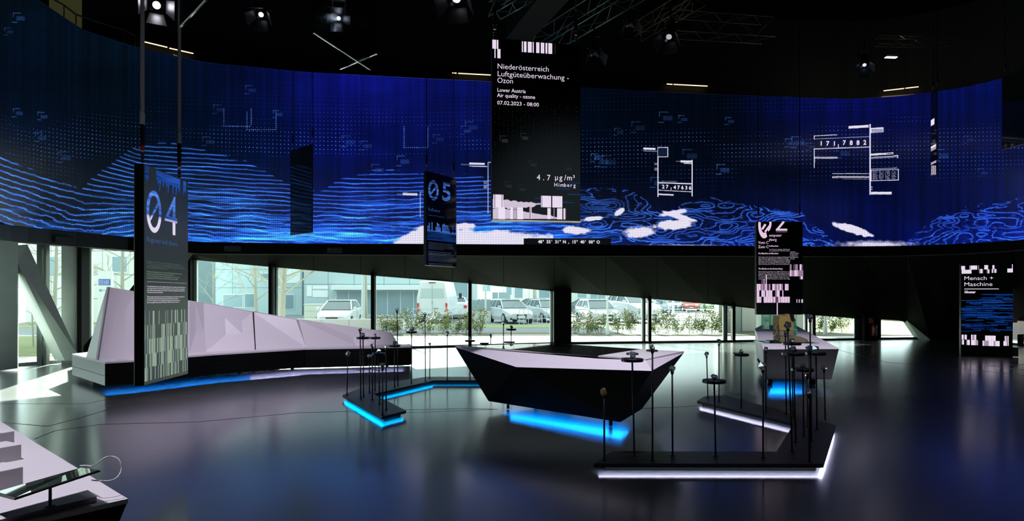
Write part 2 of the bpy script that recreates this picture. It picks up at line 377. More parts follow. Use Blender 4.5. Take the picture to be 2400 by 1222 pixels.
# ------------------------------------------------------------------ the curved LED screen
def build_screen():
    W_, H_ = 4400, 720
    X0, X1 = -250.0, 2550.0
    rng = np.random.RandomState(5)
    px = np.linspace(X0, X1, W_)
    xs = [s[0] for s in SCR]
    yt = np.interp(px, xs, [s[2] for s in SCR]); yb = np.interp(px, xs, [s[3] for s in SCR])
    v = np.linspace(0, 1, H_)[:, None]
    Xp = np.broadcast_to(px[None, :], (H_, W_)); Yp = yt[None, :] + v * (yb - yt)[None, :]
    def noise(cx, cy, seed):
        r = np.random.RandomState(seed); gx, gy = int((X1-X0)/cx)+4, int(1000/cy)+4
        g = r.rand(gy, gx); fx = (Xp-X0)/cx; fy = (Yp+300)/cy
        ix = fx.astype(int); iy = np.clip(fy.astype(int), 0, gy-2); tx = fx-ix; ty = fy-iy; tx = tx*tx*(3-2*tx); ty = ty*ty*(3-2*ty)
        return (g[iy,ix]*(1-tx)+g[iy,ix+1]*tx)*(1-ty)+(g[iy+1,ix]*(1-tx)+g[iy+1,ix+1]*tx)*ty
    def fbm(cx, cy, seed): return noise(cx,cy,seed)*.55+noise(cx/2,cy/2,seed+1)*.28+noise(cx/4,cy/4,seed+2)*.17
    img = np.zeros((H_, W_, 3))
    kx = [-250, 0, 300, 480, 640, 800, 1150, 1370, 1700, 1880, 2000, 2200, 2400, 2550]
    topc = np.array([(2,12,22),(3,14,26),(3,14,26),(3,14,42),(5,14,70),(13,18,122),(9,18,96),(1,9,24),(1,7,20),(3,10,70),(4,10,84),(4,12,76),(4,16,74),(4,16,74)], float)
    midc = np.array([(2,12,30),(2,13,32),(2,12,24),(2,12,34),(2,13,48),(5,14,76),(4,14,58),(1,7,22),(1,6,20),(2,8,34),(2,8,42),(3,10,54),(4,12,60),(4,12,60)], float)
    botc = np.array([(2,10,26),(2,10,28),(2,10,24),(3,13,42),(4,18,62),(4,18,74),(6,22,84),(2,10,52),(2,10,60),(6,18,92),(4,14,78),(4,14,84),(5,18,92),(5,18,92)], float)
    for c in range(3):
        t = np.interp(px, kx, topc[:,c])[None,:]; m_ = np.interp(px, kx, midc[:,c])[None,:]; b_ = np.interp(px, kx, botc[:,c])[None,:]
        img[...,c] = np.where(v < .5, t+(m_-t)*(v/.5), m_+(b_-m_)*((v-.5)/.5))
    img *= (0.72 + 0.5*fbm(160, 60, 11))[...,None] * (0.82 + 0.36*noise(7, 400, 15))[...,None]
    # skyline of the line-drawn hills
    sk = [(-250,300),(0,362),(60,392),(120,418),(190,440),(215,420),(240,398),(300,352),(340,338),(375,331),(450,341),(530,362),(590,384),(650,414),(700,440),(745,452),(800,416),(860,400),(900,397),(1000,406),(1150,414),(1300,430),(1370,438),(1450,440),(1500,456),(1545,500),(1600,478),(1650,462),(1700,470),(1770,485),(1880,500),(1930,540),(1990,600),(2080,610),(2140,548),(2200,508),(2280,480),(2400,462),(2550,440)]
    sky = np.interp(px, [s[0] for s in sk], [s[1] for s in sk])[None,:]
    jag = (fbm(14, 900, 21)-.5)*14
    below = np.clip((Yp - sky - jag)/3, 0, 1)
    g = np.cumsum(np.interp(px, [-250,0,200,300,380,450,700,1000,2550],[.42,.33,.26,.16,.05,.07,.05,-.03,-.03]))*(X1-X0)/W_
    g = g - np.interp(450, px, g)
    depth = np.clip((Yp - 420)/150, 0, 1)
    left_w = np.clip((320-Xp)/120, 0, 1)
    amp = 5 + 26*depth*(0.35+left_w*0.6)
    Wf = (Yp - 450) - g[None,:] + (np.round(fbm(60, 26, 31)*9)/9-.5)*amp*0.8 + (fbm(110, 40, 35)-.5)*amp*1.1
    spc = 9.5 + 7*left_w + 3*depth
    phi1 = Wf/13.0*(1-0.0) * (13.0/10.0) * (1 - 0.32*left_w)
    right = np.clip((Xp-1330)/60, 0, 1)
    phi2 = fbm(150, 46, 41)*15 + Yp/42 + (np.round(fbm(40, 14, 44)*6)/6)*1.1
    def lines(phi, wpx):
        gy, gx = np.gradient(phi); gm = np.hypot(gx*1.0, gy*1.3)+1e-4
        d = np.abs(phi-np.round(phi))/gm; return np.exp(-(d/wpx)**2)
    l1 = lines(phi1, 1.9); l2 = lines(phi2, 2.1)
    stren = 0.35+0.9*fbm(90, 10, 51)
    ln = (l1*(1-right)+l2*right)*stren*below
    # bright band of streaks low in the middle
    mid = np.interp(px,[-250,300,420,560,1330,1420,1550,2550],[.25,.45,.7,1,1,.35,.12,.12])[None,:]
    streak = np.clip((fbm(120, 7, 61)-.47)*4.5, 0, 1)*np.clip((Yp-sky-60)/70,0,1)*mid*below
    streak2 = np.clip((fbm(60, 5, 66)-.5)*4, 0, 1)*np.clip((Yp-sky-20)/80,0,1)*mid*below
    boost = np.interp(px,[-250,0,250,560,1300,1400,1900,2100,2550],[1.3,1.25,1.0,.95,1.0,.9,1.0,.8,.9])[None,:]
    colr = np.array([72,136,255.]); 
    img += (ln*boost*0.92)[...,None]*colr + streak[...,None]*np.array([44,112,205.])*0.85 + streak2[...,None]*np.array([20,52,120.])
    img += (np.clip((Yp-515)/55,0,1)*mid*below*0.6)[...,None]*np.array([30,80,190.])
    # dot fields
    dx, dy = 9.2, 9.6
    fxx = np.abs(((Xp)/dx)%1-.5); fyy = np.abs(((Yp-g[None,:]*.55)/dy)%1-.5)
    dots = (fxx < .11)*(fyy < .11)
    dm = np.clip((fbm(170, 34, 71)-.44)*5, 0, 1)*np.exp(-((Yp-345)/75)**2) + 0.07
    img += (dots*dm*(1-below*.9)*0.8)[...,None]*np.array([85,120,215.])
    # faint bracket shapes made of dots
    def rect(x0,y0,x1,y1,c,a=1.0):
        i0 = int((x0-X0)/(X1-X0)*W_); i1 = max(i0+1, int(round((x1-X0)/(X1-X0)*W_)))
        for i in range(max(i0,0), min(i1,W_)):
            a0 = int(round((y0-yt[i])/(yb[i]-yt[i])*H_)); a1 = int(round((y1-yt[i])/(yb[i]-yt[i])*H_)); a1 = max(a1, a0+1)
            a0 = max(a0,0)
            if a1 > 0: img[a0:a1, i] = img[a0:a1, i]*(1-a)+np.array(c, float)*a
    def srect(x0,y0,x1,y1,slope,c,a=1.0,h=None):   # bar following a slope, y given at x0
        i0 = int((x0-X0)/(X1-X0)*W_); i1 = max(i0+1, int(round((x1-X0)/(X1-X0)*W_)))
        for i in range(max(i0,0), min(i1,W_)):
            s = (px[i]-x0)*slope
            a0 = int(round((y0+s-yt[i])/(yb[i]-yt[i])*H_)); a1 = int(round((y1+s-yt[i])/(yb[i]-yt[i])*H_)); a1 = max(a1,a0+1); a0 = max(a0,0)
            if a1 > 0: img[a0:a1, i] = img[a0:a1, i]*(1-a)+np.array(c, float)*a
    bl = (74,128,215)
    clusters = [(30,255),(88,262),(82,310),(135,355),(575,200),(640,258),(475,320),(800,318),(845,330),(870,385),(1090,285),(1080,295),(1015,315),(1385,360),(1410,365),(1440,300),(1525,415),(1590,270),(1700,275),(1680,385),(1840,325),(1855,320),(1890,335),(1600,350),(1960,345),(1545,262),(2260,318),(2292,395),(2190,350),(1395,365),(930,365),(1180,330),(1480,285),(500,245),(30,30),(10,65)]
    for i,(cx,cy) in enumerate(clusters):
        s = 0.8+0.5*rng.rand(); a = 0.25+0.35*rng.rand()
        rect(cx,cy,cx+18*s,cy+1.8,bl,a); rect(cx,cy,cx+2,cy+10*s,bl,a*.8); rect(cx+8*s,cy+8*s,cx+26*s,cy+17*s,bl,a*.5); rect(cx-2,cy+20*s,cx+10*s,cy+22*s,bl,a)
    for (x0,y0,x1,y1) in ((524,255,588,295),(946,296,1002,345),(578,262,646,303)):
        for yy in np.arange(y0, y1, 4.5): rect(x0,yy,x0+2,yy+2,(120,160,240),.75); rect(x1,yy,x1+2,yy+2,(120,160,240),.75)
        for xx in np.arange(x0, x1, 5): rect(xx,y1,xx+2,y1+2,(120,160,240),.8)
    # clouds
    def cloud(cx, cy, rx, ry, rot=0.0, soft=.25, a=1.0, sd=0):
        ca, sa = math.cos(rot), math.sin(rot); X_ = (Xp-cx)*ca+(Yp-cy)*sa; Y_ = -(Xp-cx)*sa+(Yp-cy)*ca
        r = np.hypot(X_/rx, Y_/ry)+(fbm(9, 6, 80+sd)-.5)*.55
        k = (np.clip((1-r)/soft,0,1)*a)[...,None]; img[:] = img*(1-k)+np.array([236,230,252.])*k
    def cpoly(pts, soft=4, sd=0):
        yy = np.interp(px,[p[0] for p in pts],[p[1] for p in pts])[None,:]+(fbm(16,8,120+sd)-.5)*16
        ins = ((px > pts[0][0]) & (px < pts[-1][0]))[None,:]
        k = (np.clip((Yp-yy)/soft/2,0,1)*ins)[...,None]; img[:] = img*(1-k)+np.array([232,228,252.])*k
    cpoly([(905,584),(925,562),(950,548),(985,528),(1000,520),(1005,516),(1066,522),(1080,530),(1105,534),(1118,542),(1160,540),(1230,544),(1296,546),(1300,584)], sd=1)
    cloud(1090,530,28,8,sd=2); cloud(1170,548,30,9,.05,sd=3); cloud(1350,541,38,10,.05,sd=4); cloud(1390,513,30,6,-.12,sd=5)
    cloud(1452,497,16,8,-.6,sd=6); cloud(1500,545,42,15,-.08,.3,sd=7); cloud(1578,527,50,13,-.05,sd=8); cloud(1592,508,46,7,.28,sd=9); cloud(1580,499,38,6,-.2,sd=12)
    cloud(2000,539,54,10,.30,.2,sd=10); cloud(2050,574,115,12,0,.7,.95,sd=11); cloud(1600,578,130,6,0,.8,.8,sd=13)
    # white graphics
    wc = (242,236,252)
    rect(1228,559,1432,578,(3,6,10))
    # left-middle bars
    srect(1100,381,1136,386,.03,wc,.95); srect(1100,388,1142,390.5,.03,wc,.8); srect(1080,384,1100,387,.02,(150,150,170),.5); rect(1143,381,1145,500,wc,.8); rect(1143,380,1153,382,wc,.8); rect(1134,425,1142,432,wc,.4); rect(1134,435,1142,442,wc,.5)
    srect(944,452,978,458,.03,wc,.85); srect(930,454,944,457,.02,(130,140,170),.5); rect(984,450,985.5,510,wc,.6); rect(984,450,1000,451.5,wc,.6)
    # frame with 27,47636
    srect(1508,346,1536,351,.04,wc,.95); srect(1508,353,1540,355,.04,wc,.6); rect(1541,345,1543,462,wc,.95); rect(1542,345,1566,368,(18,30,58)); 
    for (a0,b0,a1,b1) in ((1542,345,1566,346.6),(1542,367,1566,368.6),(1564.6,345,1566.2,368.6)): rect(a0,b0,a1,b1,wc,.95)
    srect(1595,376,1622,381,.02,wc,.97); srect(1602,382,1622,384.4,.02,wc,.9); srect(1584,377,1595,379.5,.02,(150,150,170),.6); rect(1621.5,375,1623.3,461,wc,.95)
    srect(1542,427,1623,430,.03,wc,.9); srect(1542,445,1622,446.8,.05,wc,.9); rect(1572,439,1573.5,446,wc,.9); srect(1543,453.5,1579,457.5,.05,wc,.85)
    rect(1534,382,1541,387,wc,.45); rect(1534,393,1541,400,wc,.45); srect(1551,424,1587,425.4,.02,wc,.5)
    # frame with 171 7882
    srect(1989,296,2036,302,-.07,wc,.97); rect(2038,291,2040.6,457,wc,.97); 
    srect(2041,300,2071,312,-.06,wc,.95); 
    for k in range(7): srect(2044+k*3.8,302.5,2045.4+k*3.8,310,-.3,(20,30,90),.7)
    for k in range(2): pass
    srect(1908,318,1961,319.6,-.05,wc,.95); srect(1908,325.4,2038,326.8,-.045,wc,.65); rect(1907.5,318,1909.3,327,wc,.95); rect(1960,315.5,1961.4,318,wc,.9)
    srect(1908,348.5,2038,350.4,-.035,wc,.95); rect(1907.5,348,1909.4,394,wc,.95); rect(1964.4,338,1966,346,wc,.95)
    srect(1909,368,1963,372,0,wc,.9)
    for k in range(18): rect(1910.5+k*3,369,1911.5+k*3,371,(20,25,80),.8)
    rect(1909,375,1911,376.5,wc,.7); rect(1909,379,1911,380.5,wc,.7)
    srect(2041,360.5,2069,365,-.06,wc,.97); srect(2070,359,2077,363.5,-.06,wc,.97); srect(2078,358,2094,362.8,-.06,wc,.9); srect(2080,359.5,2092,361.2,-.06,(20,25,80),.9)
    srect(2042,368.6,2105,370,-.06,wc,.95); srect(2094,364.6,2105,365.8,-.06,wc,.95); srect(2042,371.4,2105,372.4,-.06,wc,.8); rect(2103.8,364,2105,371,wc,.9)
    srect(1951,406.5,2040,407.9,0,wc,.95); srect(1951,413.5,2040,415,0,wc,.95); srect(1951,416,2040,417.4,0,wc,.95); rect(1951,413.5,1952,417,wc,.95); srect(1975,419.5,2038,420.8,.01,wc,.45)
    srect(2041,395.8,2103,397,-.04,wc,.95); srect(2041,398.6,2106,400,-.03,wc,.95); srect(2041,423.4,2106,425,-.03,wc,.95); rect(2041.5,398,2043,425,wc,.95); rect(2104.6,396,2106.2,423.5,wc,.95)
    srect(2042,449.8,2090,456,0,wc,.97); rect(2042,438,2044.5,440,wc,.9); rect(2042,443,2044.5,445,wc,.9)
    for r_ in range(8):
        for c_ in range(4):
            x_ = 2045.5+c_*14.6
            for q in range(5):
                if rng.rand() < .82: rect(x_+q*2.3, 401.6+r_*2.6-(x_-2041)*.03, x_+q*2.3+1.5, 403.2+r_*2.6-(x_-2041)*.03, wc, .6)
    img = np.clip(img/255.0, 0, 1)
    rgba = np.ones((H_, W_, 4), np.float32); rgba[..., :3] = img[::-1]
    im = bpy.data.images.new('led_screen_content', W_, H_); im.pixels.foreach_set(rgba.ravel()); im.update(); im.pack()
    # curved strip mesh with thickness
    n = 140; cols = np.linspace(X0, X1, n); V, F_, UV = [], [], []
    arc = [0.0]
    for i, x in enumerate(cols):
        for v_ in (0, 1): V.append(scr(x, v_))
        if i: arc.append(arc[-1] + (V[-1]-V[-3]).xy.length)
    for i in range(n-1): F_.append((2*i+1, 2*i+3, 2*i+2, 2*i)); UV.append(((i,1),(i+1,1),(i+1,0),(i,0)))
    me = bpy.data.meshes.new('led_screen'); nb = len(V)
    V2 = V + [p + (Vector((p.x-2, p.y-8, 0)).normalized()*0.12) for p in V]
    F2 = F_ + [(nb+2*i, nb+2*i+2, nb+2*i+3, nb+2*i+1) for i in range(n-1)] + [(2*i, 2*i+2, nb+2*i+2, nb+2*i) for i in range(n-1)] + [(2*i+3, 2*i+1, nb+2*i+1, nb+2*i+3) for i in range(n-1)]
    me.from_pydata([tuple(p) for p in V2], [], F2)
    u1 = me.uv_layers.new(name='content'); u2 = me.uv_layers.new(name='metres')
    for pi, poly in enumerate(me.polygons):
        for k, li in enumerate(poly.loop_indices):
            if pi < n-1:
                i_, v_ = UV[pi][k]; u1.data[li].uv = (i_/(n-1), 1-v_); p = V[poly.vertices[k]]; u2.data[li].uv = (arc[i_], p.z)
        poly.use_smooth = True
    m = bpy.data.materials.new('led_screen_face'); m.use_nodes = True; nn = m.node_tree.nodes; l = m.node_tree.links
    bs = nn['Principled BSDF']; bs.inputs['Base Color'].default_value = (0.004,0.004,0.005,1); bs.inputs['Roughness'].default_value = .5
    ti = nn.new('ShaderNodeTexImage'); ti.image = im; ti.interpolation = 'Cubic'; uv = nn.new('ShaderNodeUVMap'); uv.uv_map = 'content'; l.new(uv.outputs[0], ti.inputs[0])
    uvm = nn.new('ShaderNodeUVMap'); uvm.uv_map = 'metres'; sx = nn.new('ShaderNodeSeparateXYZ'); l.new(uvm.outputs[0], sx.inputs[0])
    gs = []
    for ax in (0, 1):   # LED pitch: dark gaps between rows and columns of diodes
        mu = nn.new('ShaderNodeMath'); mu.operation = 'MULTIPLY'; mu.inputs[1].default_value = 1/0.05; l.new(sx.outputs[ax], mu.inputs[0])
        fr = nn.new('ShaderNodeMath'); fr.operation = 'FRACT'; l.new(mu.outputs[0], fr.inputs[0])
        gt = nn.new('ShaderNodeMath'); gt.operation = 'GREATER_THAN'; gt.inputs[1].default_value = 0.28; l.new(fr.outputs[0], gt.inputs[0])
        mr = nn.new('ShaderNodeMapRange'); mr.inputs[3].default_value = 0.62; mr.inputs[4].default_value = 1.1; l.new(gt.outputs[0], mr.inputs[0]); gs.append(mr)
    mm = nn.new('ShaderNodeMath'); mm.operation = 'MULTIPLY'; l.new(gs[0].outputs[0], mm.inputs[0]); l.new(gs[1].outputs[0], mm.inputs[1])
    l.new(ti.outputs[0], bs.inputs['Emission Color']); l.new(mm.outputs[0], bs.inputs['Emission Strength'])
    me.materials.append(m); me.materials.append(M['black'])
    for pi, poly in enumerate(me.polygons): poly.material_index = 0 if pi < n-1 else 1
    c = scr(1150, 1)
    o = bpy.data.objects.new('led_screen', me); col.objects.link(o)
    tag(o, 'huge curved video wall showing blue contour hills, white clouds and numbers', 'screen')
    def on_screen(s, x, y, size, pitch, name):     # lettering laid along the curved face
        mbt = MB(); k = interp(SCR, x)[0]/FPX
        V_, F2_, W2 = text_raw(s, size*k, pitch*k, 3, 0.02 )
        i = 0; pts = []
        for (a_, b_) in V_:
            xx = x + a_/k; d, t, bt, l_ = interp(SCR, xx); q = P(xx, y, d-0.02); slope = (t if y < 450 else bt) - interp(SCR, x)[1 if y < 450 else 2]
            q.z = P(xx, y + slope*(0.6 if y < 450 else 1), d).z + b_; pts.append(q)
        mbt.add(pts, F2_); return mbt.build(name, M['hud'], o)
    on_screen("171", 1917, 341.5, 15, 15.5, 'lit_number'); on_screen("7882", 1971, 340, 15, 16, 'lit_number')
    on_screen("27", 1550, 442, 12, 9.2, 'lit_number'); on_screen("47636", 1577, 443.5, 12, 9.0, 'lit_number')
    on_screen("48° 55' 31\" N , 15° 40' 00\" O", 1261, 570.5, 10.2, 4.95, 'lit_coordinates')
build_screen()
# ------------------------------------------------------------------ streak material for lit print
def streak_mat(name, c0, c1, zsplit=None, white=srgb(225,215,240), s=1.0, zs=22, xs=1.2, lo=.35, hi=.7):
    m = bpy.data.materials.new(name); m.use_nodes = True; n = m.node_tree.nodes; l = m.node_tree.links
    n.remove(n['Principled BSDF']); e = n.new('ShaderNodeEmission'); e.inputs[1].default_value = s
    g = n.new('ShaderNodeNewGeometry'); mp = n.new('ShaderNodeMapping'); mp.inputs['Scale'].default_value = (xs, xs, zs); l.new(g.outputs['Position'], mp.inputs[0])
    t = n.new('ShaderNodeTexNoise'); t.inputs['Scale'].default_value = 1; t.inputs['Detail'].default_value = 4; l.new(mp.outputs[0], t.inputs['Vector'])
    r = n.new('ShaderNodeValToRGB'); r.color_ramp.elements[0].color = (*c0, 1); r.color_ramp.elements[1].color = (*c1, 1); r.color_ramp.elements[0].position = lo; r.color_ramp.elements[1].position = hi
    l.new(t.outputs['Fac'], r.inputs[0]); src = r.outputs[0]
    if zsplit is not None:
        sx = n.new('ShaderNodeSeparateXYZ'); l.new(g.outputs['Position'], sx.inputs[0]); mr = n.new('ShaderNodeMapRange')
        mr.inputs[1].default_value = zsplit + .02; mr.inputs[2].default_value = zsplit - .02; l.new(sx.outputs[2], mr.inputs[0])
        mx = n.new('ShaderNodeMixRGB'); mx.inputs[2].default_value = (*white, 1); l.new(mr.outputs[0], mx.inputs[0]); l.new(src, mx.inputs[1]); src = mx.outputs[0]
    l.new(src, e.inputs[0]); l.new(e.outputs[0], n['Material Output'].inputs[0]); return m
BD, BL_ = srgb(20, 45, 120), srgb(95, 150, 255)

# ------------------------------------------------------------------ display panels
class Panel:
    def __init__(s, name, pl, pr, z0, z1, label, th=0.09, cat='display', group=None, glass='panel_glass', backm='panel_back'):
        s.a = Vector((pl[0], pl[1])); s.b = Vector((pr[0], pr[1])); d = s.b - s.a; s.w = d.length; s.ang = math.atan2(d.y, d.x)
        s.z0, s.z1 = z0, z1; s.h = z1 - z0
        s.root = empty(name, (pl[0], pl[1], z0), s.ang, label, cat, group)
        MB().bbox((0, 0.004, 0), (s.w, th, s.h), 0.008).build('housing', M[backm], s.root)
        MB().add([(0.006, 0, 0.006), (s.w-0.006, 0, 0.006), (s.w-0.006, 0, s.h-0.006), (0.006, 0, s.h-0.006), (0.006, .004, 0.006), (s.w-0.006, .004, 0.006), (s.w-0.006, .004, s.h-0.006), (0.006, .004, s.h-0.006)],
                 [(0,1,2,3),(1,5,6,2),(3,2,6,7),(4,0,3,7),(0,4,5,1)]).build('front_glass', M[glass], s.root)
    def uv(s, px, py):
        dx = Vector(((px-1200)/FPX, 1.0)); u_ = (s.b - s.a).normalized(); n_ = Vector((-u_.y, u_.x))
        t = s.a.dot(n_) / dx.dot(n_); p = dx * t
        return (p - s.a).dot(u_), EYE - (py - HOR) * t / FPX - s.z0
    def text(s, mb, st, px0, px1, base, cap, mono=False, mi=0, res=2, bold=0.0):
        u0, v0 = s.uv(px0, base); u1, _ = s.uv(px1, base); _, v1 = s.uv(px0, base - cap)
        size = (v1 - v0) / 0.70
        put_text(mb, st, u0, v0, size, mono=(u1-u0)/max(len(st), 1) if mono else 0, width=(u1-u0), mi=mi, res=res, bold=bold)
    def rect(s, mb, x0, y0, x1, y1, mi=0, y=-0.002):
        u0, v1 = s.uv(x0, y0); u1, _ = s.uv(x1, y0); _, v0 = s.uv(x0, y1)
        mb.quad((u0, y, v0), (u1, y, v0), (u1, y, v1), (u0, y, v1), mi)
    def bars(s, mb, u0, u1, v0, v1, dens=0.6, nm=3, seed=0, wmin=.006, wmax=.028, mi0=0):
        r = random.Random(seed); x = u0
        while x < u1:
            w_ = min(r.uniform(wmin, wmax), u1 - x)
            if r.random() < dens: mb.quad((x, -.0022, v0), (x+w_*.92, -.0022, v0), (x+w_*.92, -.0022, v1), (x, -.0022, v1), mi0 + (0 if r.random() < .55 else r.randrange(nm)))
            x += w_
    def wires(s, kind, us, ztop=10.5):
        for u in us:
            y = 0.045; h = s.h; dz = ztop - s.z0
            sh = MB()
            for k in range(3): sh.lathe([(0.012, -.012), (0.022, 0), (0.012, .012)], (u, y, h + 0.03 + k*0.035), 8)
            shk = sh.build('shackle', M['blackmetal'], s.root)
            MB().tube((u, y, h+.135), (u, y, h+.19), .018, n=8).build('hook', M['red'], s.root)
            MB().tube((u, y, h+.19), (u, y, h+.40), .022, n=8).build('tensioner', M['blackmetal'], s.root)
            if kind == 'strap':
                MB().box((u-.035, y-.004, h+.52), (u+.035, y+.004, dz)).build('strap', M['strap'], s.root)
                MB().box((u-.036, y-.008, h+.40), (u+.036, y+.008, h+.52)).build('strap_end', M['frame_light'], s.root)
            else:
                MB().tube((u, y, h+.40), (u, y, dz), .006 if kind == 'wire' else .010, n=6).build('wire', M['steel'] if kind == 'wire' else M['blackmetal'], s.root)
def body(p, mb, lines, px0, pxs, y0, dy, cap, mi=0, mono=True):
    for i, (t, x1) in enumerate(zip(lines, pxs)):
        if t: p.text(mb, t, px0, x1, y0 + i*dy, cap, mono=False, mi=mi, res=1)

# ---- centre panel (ozone reading)
p = Panel('hanging_display', P(1153, 0, 7.78)[:2], P(1361, 0, 7.97)[:2], P(0, 515, 7.78).z, P(0, 91, 7.78).z, 'hanging black display with white heading Niederösterreich and an ozone reading', th=.10)
mb = MB()
p.text(mb, 'Niederösterreich', 1165, 1286, 161, 12.5, res=3, bold=-.008); p.text(mb, 'Luftgüteüberwachung -', 1165, 1333, 178.5, 12.5, res=3, bold=-.008); p.text(mb, 'Ozon', 1165, 1202, 194, 12.5, res=3, bold=-.008)
mb.build('heading_lettering', M['print'], p.root)
mb = MB(); p.text(mb, 'Lower Austria', 1165, 1232, 215, 9, res=2, bold=.0); p.text(mb, 'Air quality - ozone', 1165, 1254, 227.5, 9, res=2, bold=.0); p.text(mb, '07.02.2023 - 08:00', 1165, 1263, 245, 9, res=2, bold=.0)
mb.build('subtitle_lettering', M['print'], p.root)
mb = MB(); p.text(mb, '4.7', 1256, 1292, 422, 13, mono=True, res=3); p.text(mb, 'µg/m³', 1299, 1350, 422, 13, mono=True, res=3); p.text(mb, 'Himberg', 1299, 1350, 437.5, 9, mono=True, res=3)
mb.build('reading_lettering', M['print'], p.root)
mb = MB()
def barpx(p, mb, x0, y0, x1, y1, seed, dens=.65, wmin=.006, wmax=.022):
    u0, v1 = p.uv(x0, y0); u1, _ = p.uv(x1, y0); _, v0 = p.uv(x0, y1); p.bars(mb, u0, u1, v0, v1, dens, 3, seed, wmin, wmax)
for i, (x0,y0,x1,y1) in enumerate([(1154,93,1168,114),(1159,114.5,1173,136),(1223,97,1301,122),(1156,456,1180,486),(1268,459,1318,486),(1168,486,1187,514),(1196,486,1226,514),(1238,486,1246,514),(1283,488,1326,514)]): barpx(p, mb, x0,y0,x1,y1, 10+i, .75)
mb.build('barcode_print', [M['print'], M['print'], M['print2']], p.root)
mb = MB()
def blob(p, mb, pts, mi=0, y=-.0015):
    q = [p.uv(*c) for c in pts]; n = len(q)//2
    mb.add([(a[0], y, a[1]) for a in q], [(i, i+1, len(q)-2-i, len(q)-1-i) for i in range(n-1)], mi)
rr = random.Random(3)
top = [(1155+i*6, 468 + 9*(i/19.)**1.2 + rr.uniform(-2, 2)) for i in range(20)]; bot = [(1155+i*6, 487 + (2 if i < 12 else -(i-12)*.9) + rr.uniform(-2.5, 2.5)*(i > 2)) for i in range(20)]
blob(p, mb, top + bot[::-1])
top = [(1155+i*9, 489 + 22*(i/18.)**1.5 + rr.uniform(-1.5, 1.5)) for i in range(19)]; bot = [(1155+i*9, 513.5) for i in range(19)]
blob(p, mb, top + bot[::-1])
mb.build('cloud_print', emis('lilac_print', srgb(205,192,212)), p.root)
mb = MB(); rr = random.Random(8)
for i in range(26):
    x = rr.uniform(1240, 1335); y = 425 + (x-1240)*-.0 + rr.uniform(0, 52); ln = rr.uniform(8, 45)
    if x + ln > 1359: ln = 1359 - x
    if y < 452 + (1350-x)*.1 and x < 1300: continue
    p.rect(mb, x, y, x+ln, y+rr.uniform(.6, 1.6))
mb.build('contour_print', emis('dim_blue_print', srgb(28, 70, 140)), p.root)
mb = MB()
for j in range(30):
    for i in range(20):
        if rr.random() < .42: x, y = 1160+i*10, 250+j*5.2; p.rect(mb, x, y, x+1.5, y+1.3)
for (x, y) in ((1172,318),(1220,312),(1322,385),(1182,425),(1215,433),(1240,375)): p.rect(mb, x, y, x+14, y+1.5); p.rect(mb, x+4, y+8, x+18, y+16); p.rect(mb, x, y, x+1.5, y+12)
mb.build('dot_print', emis('faint_grey_print', srgb(34, 37, 42)), p.root)
MB().box((0.0, -.012, -.012), (p.w, .1, 0)).build('bottom_rail', mat('pale_rail', (.45,.47,.43), .4), p.root)
p.wires('wire', (0.04, p.w-.05))

# ---- panel 04
A, B = P(337.5, 0, 6.35), P(441, 0, 7.33)
p4 = p = Panel('hanging_display', A[:2], B[:2], .71, 2.92, 'hanging display seen at a slant with large digits 04 in front of the long bench', th=.10, glass='haze_painted_glass')
def zero(p, mb, x0, y0, x1, y1, t=.17, slash=True, n=40):
    u0, _ = p.uv(x0, (y0+y1)/2); u1, _ = p.uv(x1, (y0+y1)/2); _, vt = p.uv((x0+x1)/2, y0); _, vb = p.uv((x0+x1)/2, y1)
    cx, cz, rx, rz = (u0+u1)/2, (vt+vb)/2, (u1-u0)/2, (vt-vb)/2; th = t*(u1-u0)
    v = []; 
    for k in range(n):
        a = 2*math.pi*k/n; c_, s_ = math.cos(a), math.sin(a)
        v += [(cx+rx*c_, -.002, cz+rz*s_), (cx+(rx-th)*c_, -.002, cz+(rz-th)*s_)]
    mb.add(v, [(2*k, 2*((k+1)%n), 2*((k+1)%n)+1, 2*k+1) for k in range(n)])
    if slash:
        q = th*.5; ax, az = cx-(rx-th)*.78, cz-(rz-th)*.52; bx, bz = cx+(rx-th)*.78, cz+(rz-th)*.52
        mb.quad((ax-q*.2, -.0025, az-q), (bx-q*.2, -.0025, bz-q*1.2), (bx+q*.2, -.0025, bz+q*1.2), (ax+q*.2, -.0025, az+q))
def digit(p, mb, ch, x0, y0, x1, y1, bold=.02):
    u0, v1 = p.uv(x0, y0); u1, v0 = p.uv(x1, y1); _, v1 = p.uv(x1, y0)
    V, F, W = text_raw(ch, 1, res=4, bold=bold); xs = [q[0] for q in V]; zs = [q[1] for q in V]
    mb.add([(u0+(q[0]-min(xs))/(max(xs)-min(xs))*(u1-u0), -.002, v0+(q[1]-min(zs))/(max(zs)-min(zs))*(v1-v0)) for q in V], F)
zs04 = p.uv(378, 513)[1] + p.z0
sm = streak_mat('blue_streak_print', BD, BL_, zs04)
mb = MB(); zero(p, mb, 343, 447, 378, 546); mb.build('digit_zero', sm, p.root)
mb = MB(); digit(p, mb, '4', 386, 464, 415, 553, .0); mb.build('digit_four', sm, p.root)
mb = MB()
for i in range(26):
    u = .02 + i*(p.w-.04)/26; r_ = random.Random(i+40)
    if 6 <= i <= 20 or i in (0, 1, 23, 24): mb.quad((u, -.002, p.h-.02-r_.choice([.10, .16, .22])), (u+.034, -.002, p.h-.02-.10), (u+.034, -.002, p.h-.02), (u, -.002, p.h-.02))
mb.build('streak_print', streak_mat('dark_blue_streak_print', srgb(5,25,70), srgb(45,95,200)), p.root)
mb = MB(); p.text(mb, 'Regional und divers', 343, 415, 566, 12, res=2); mb.build('title_lettering', emis('dull_blue_print', srgb(62,88,128)), p.root)
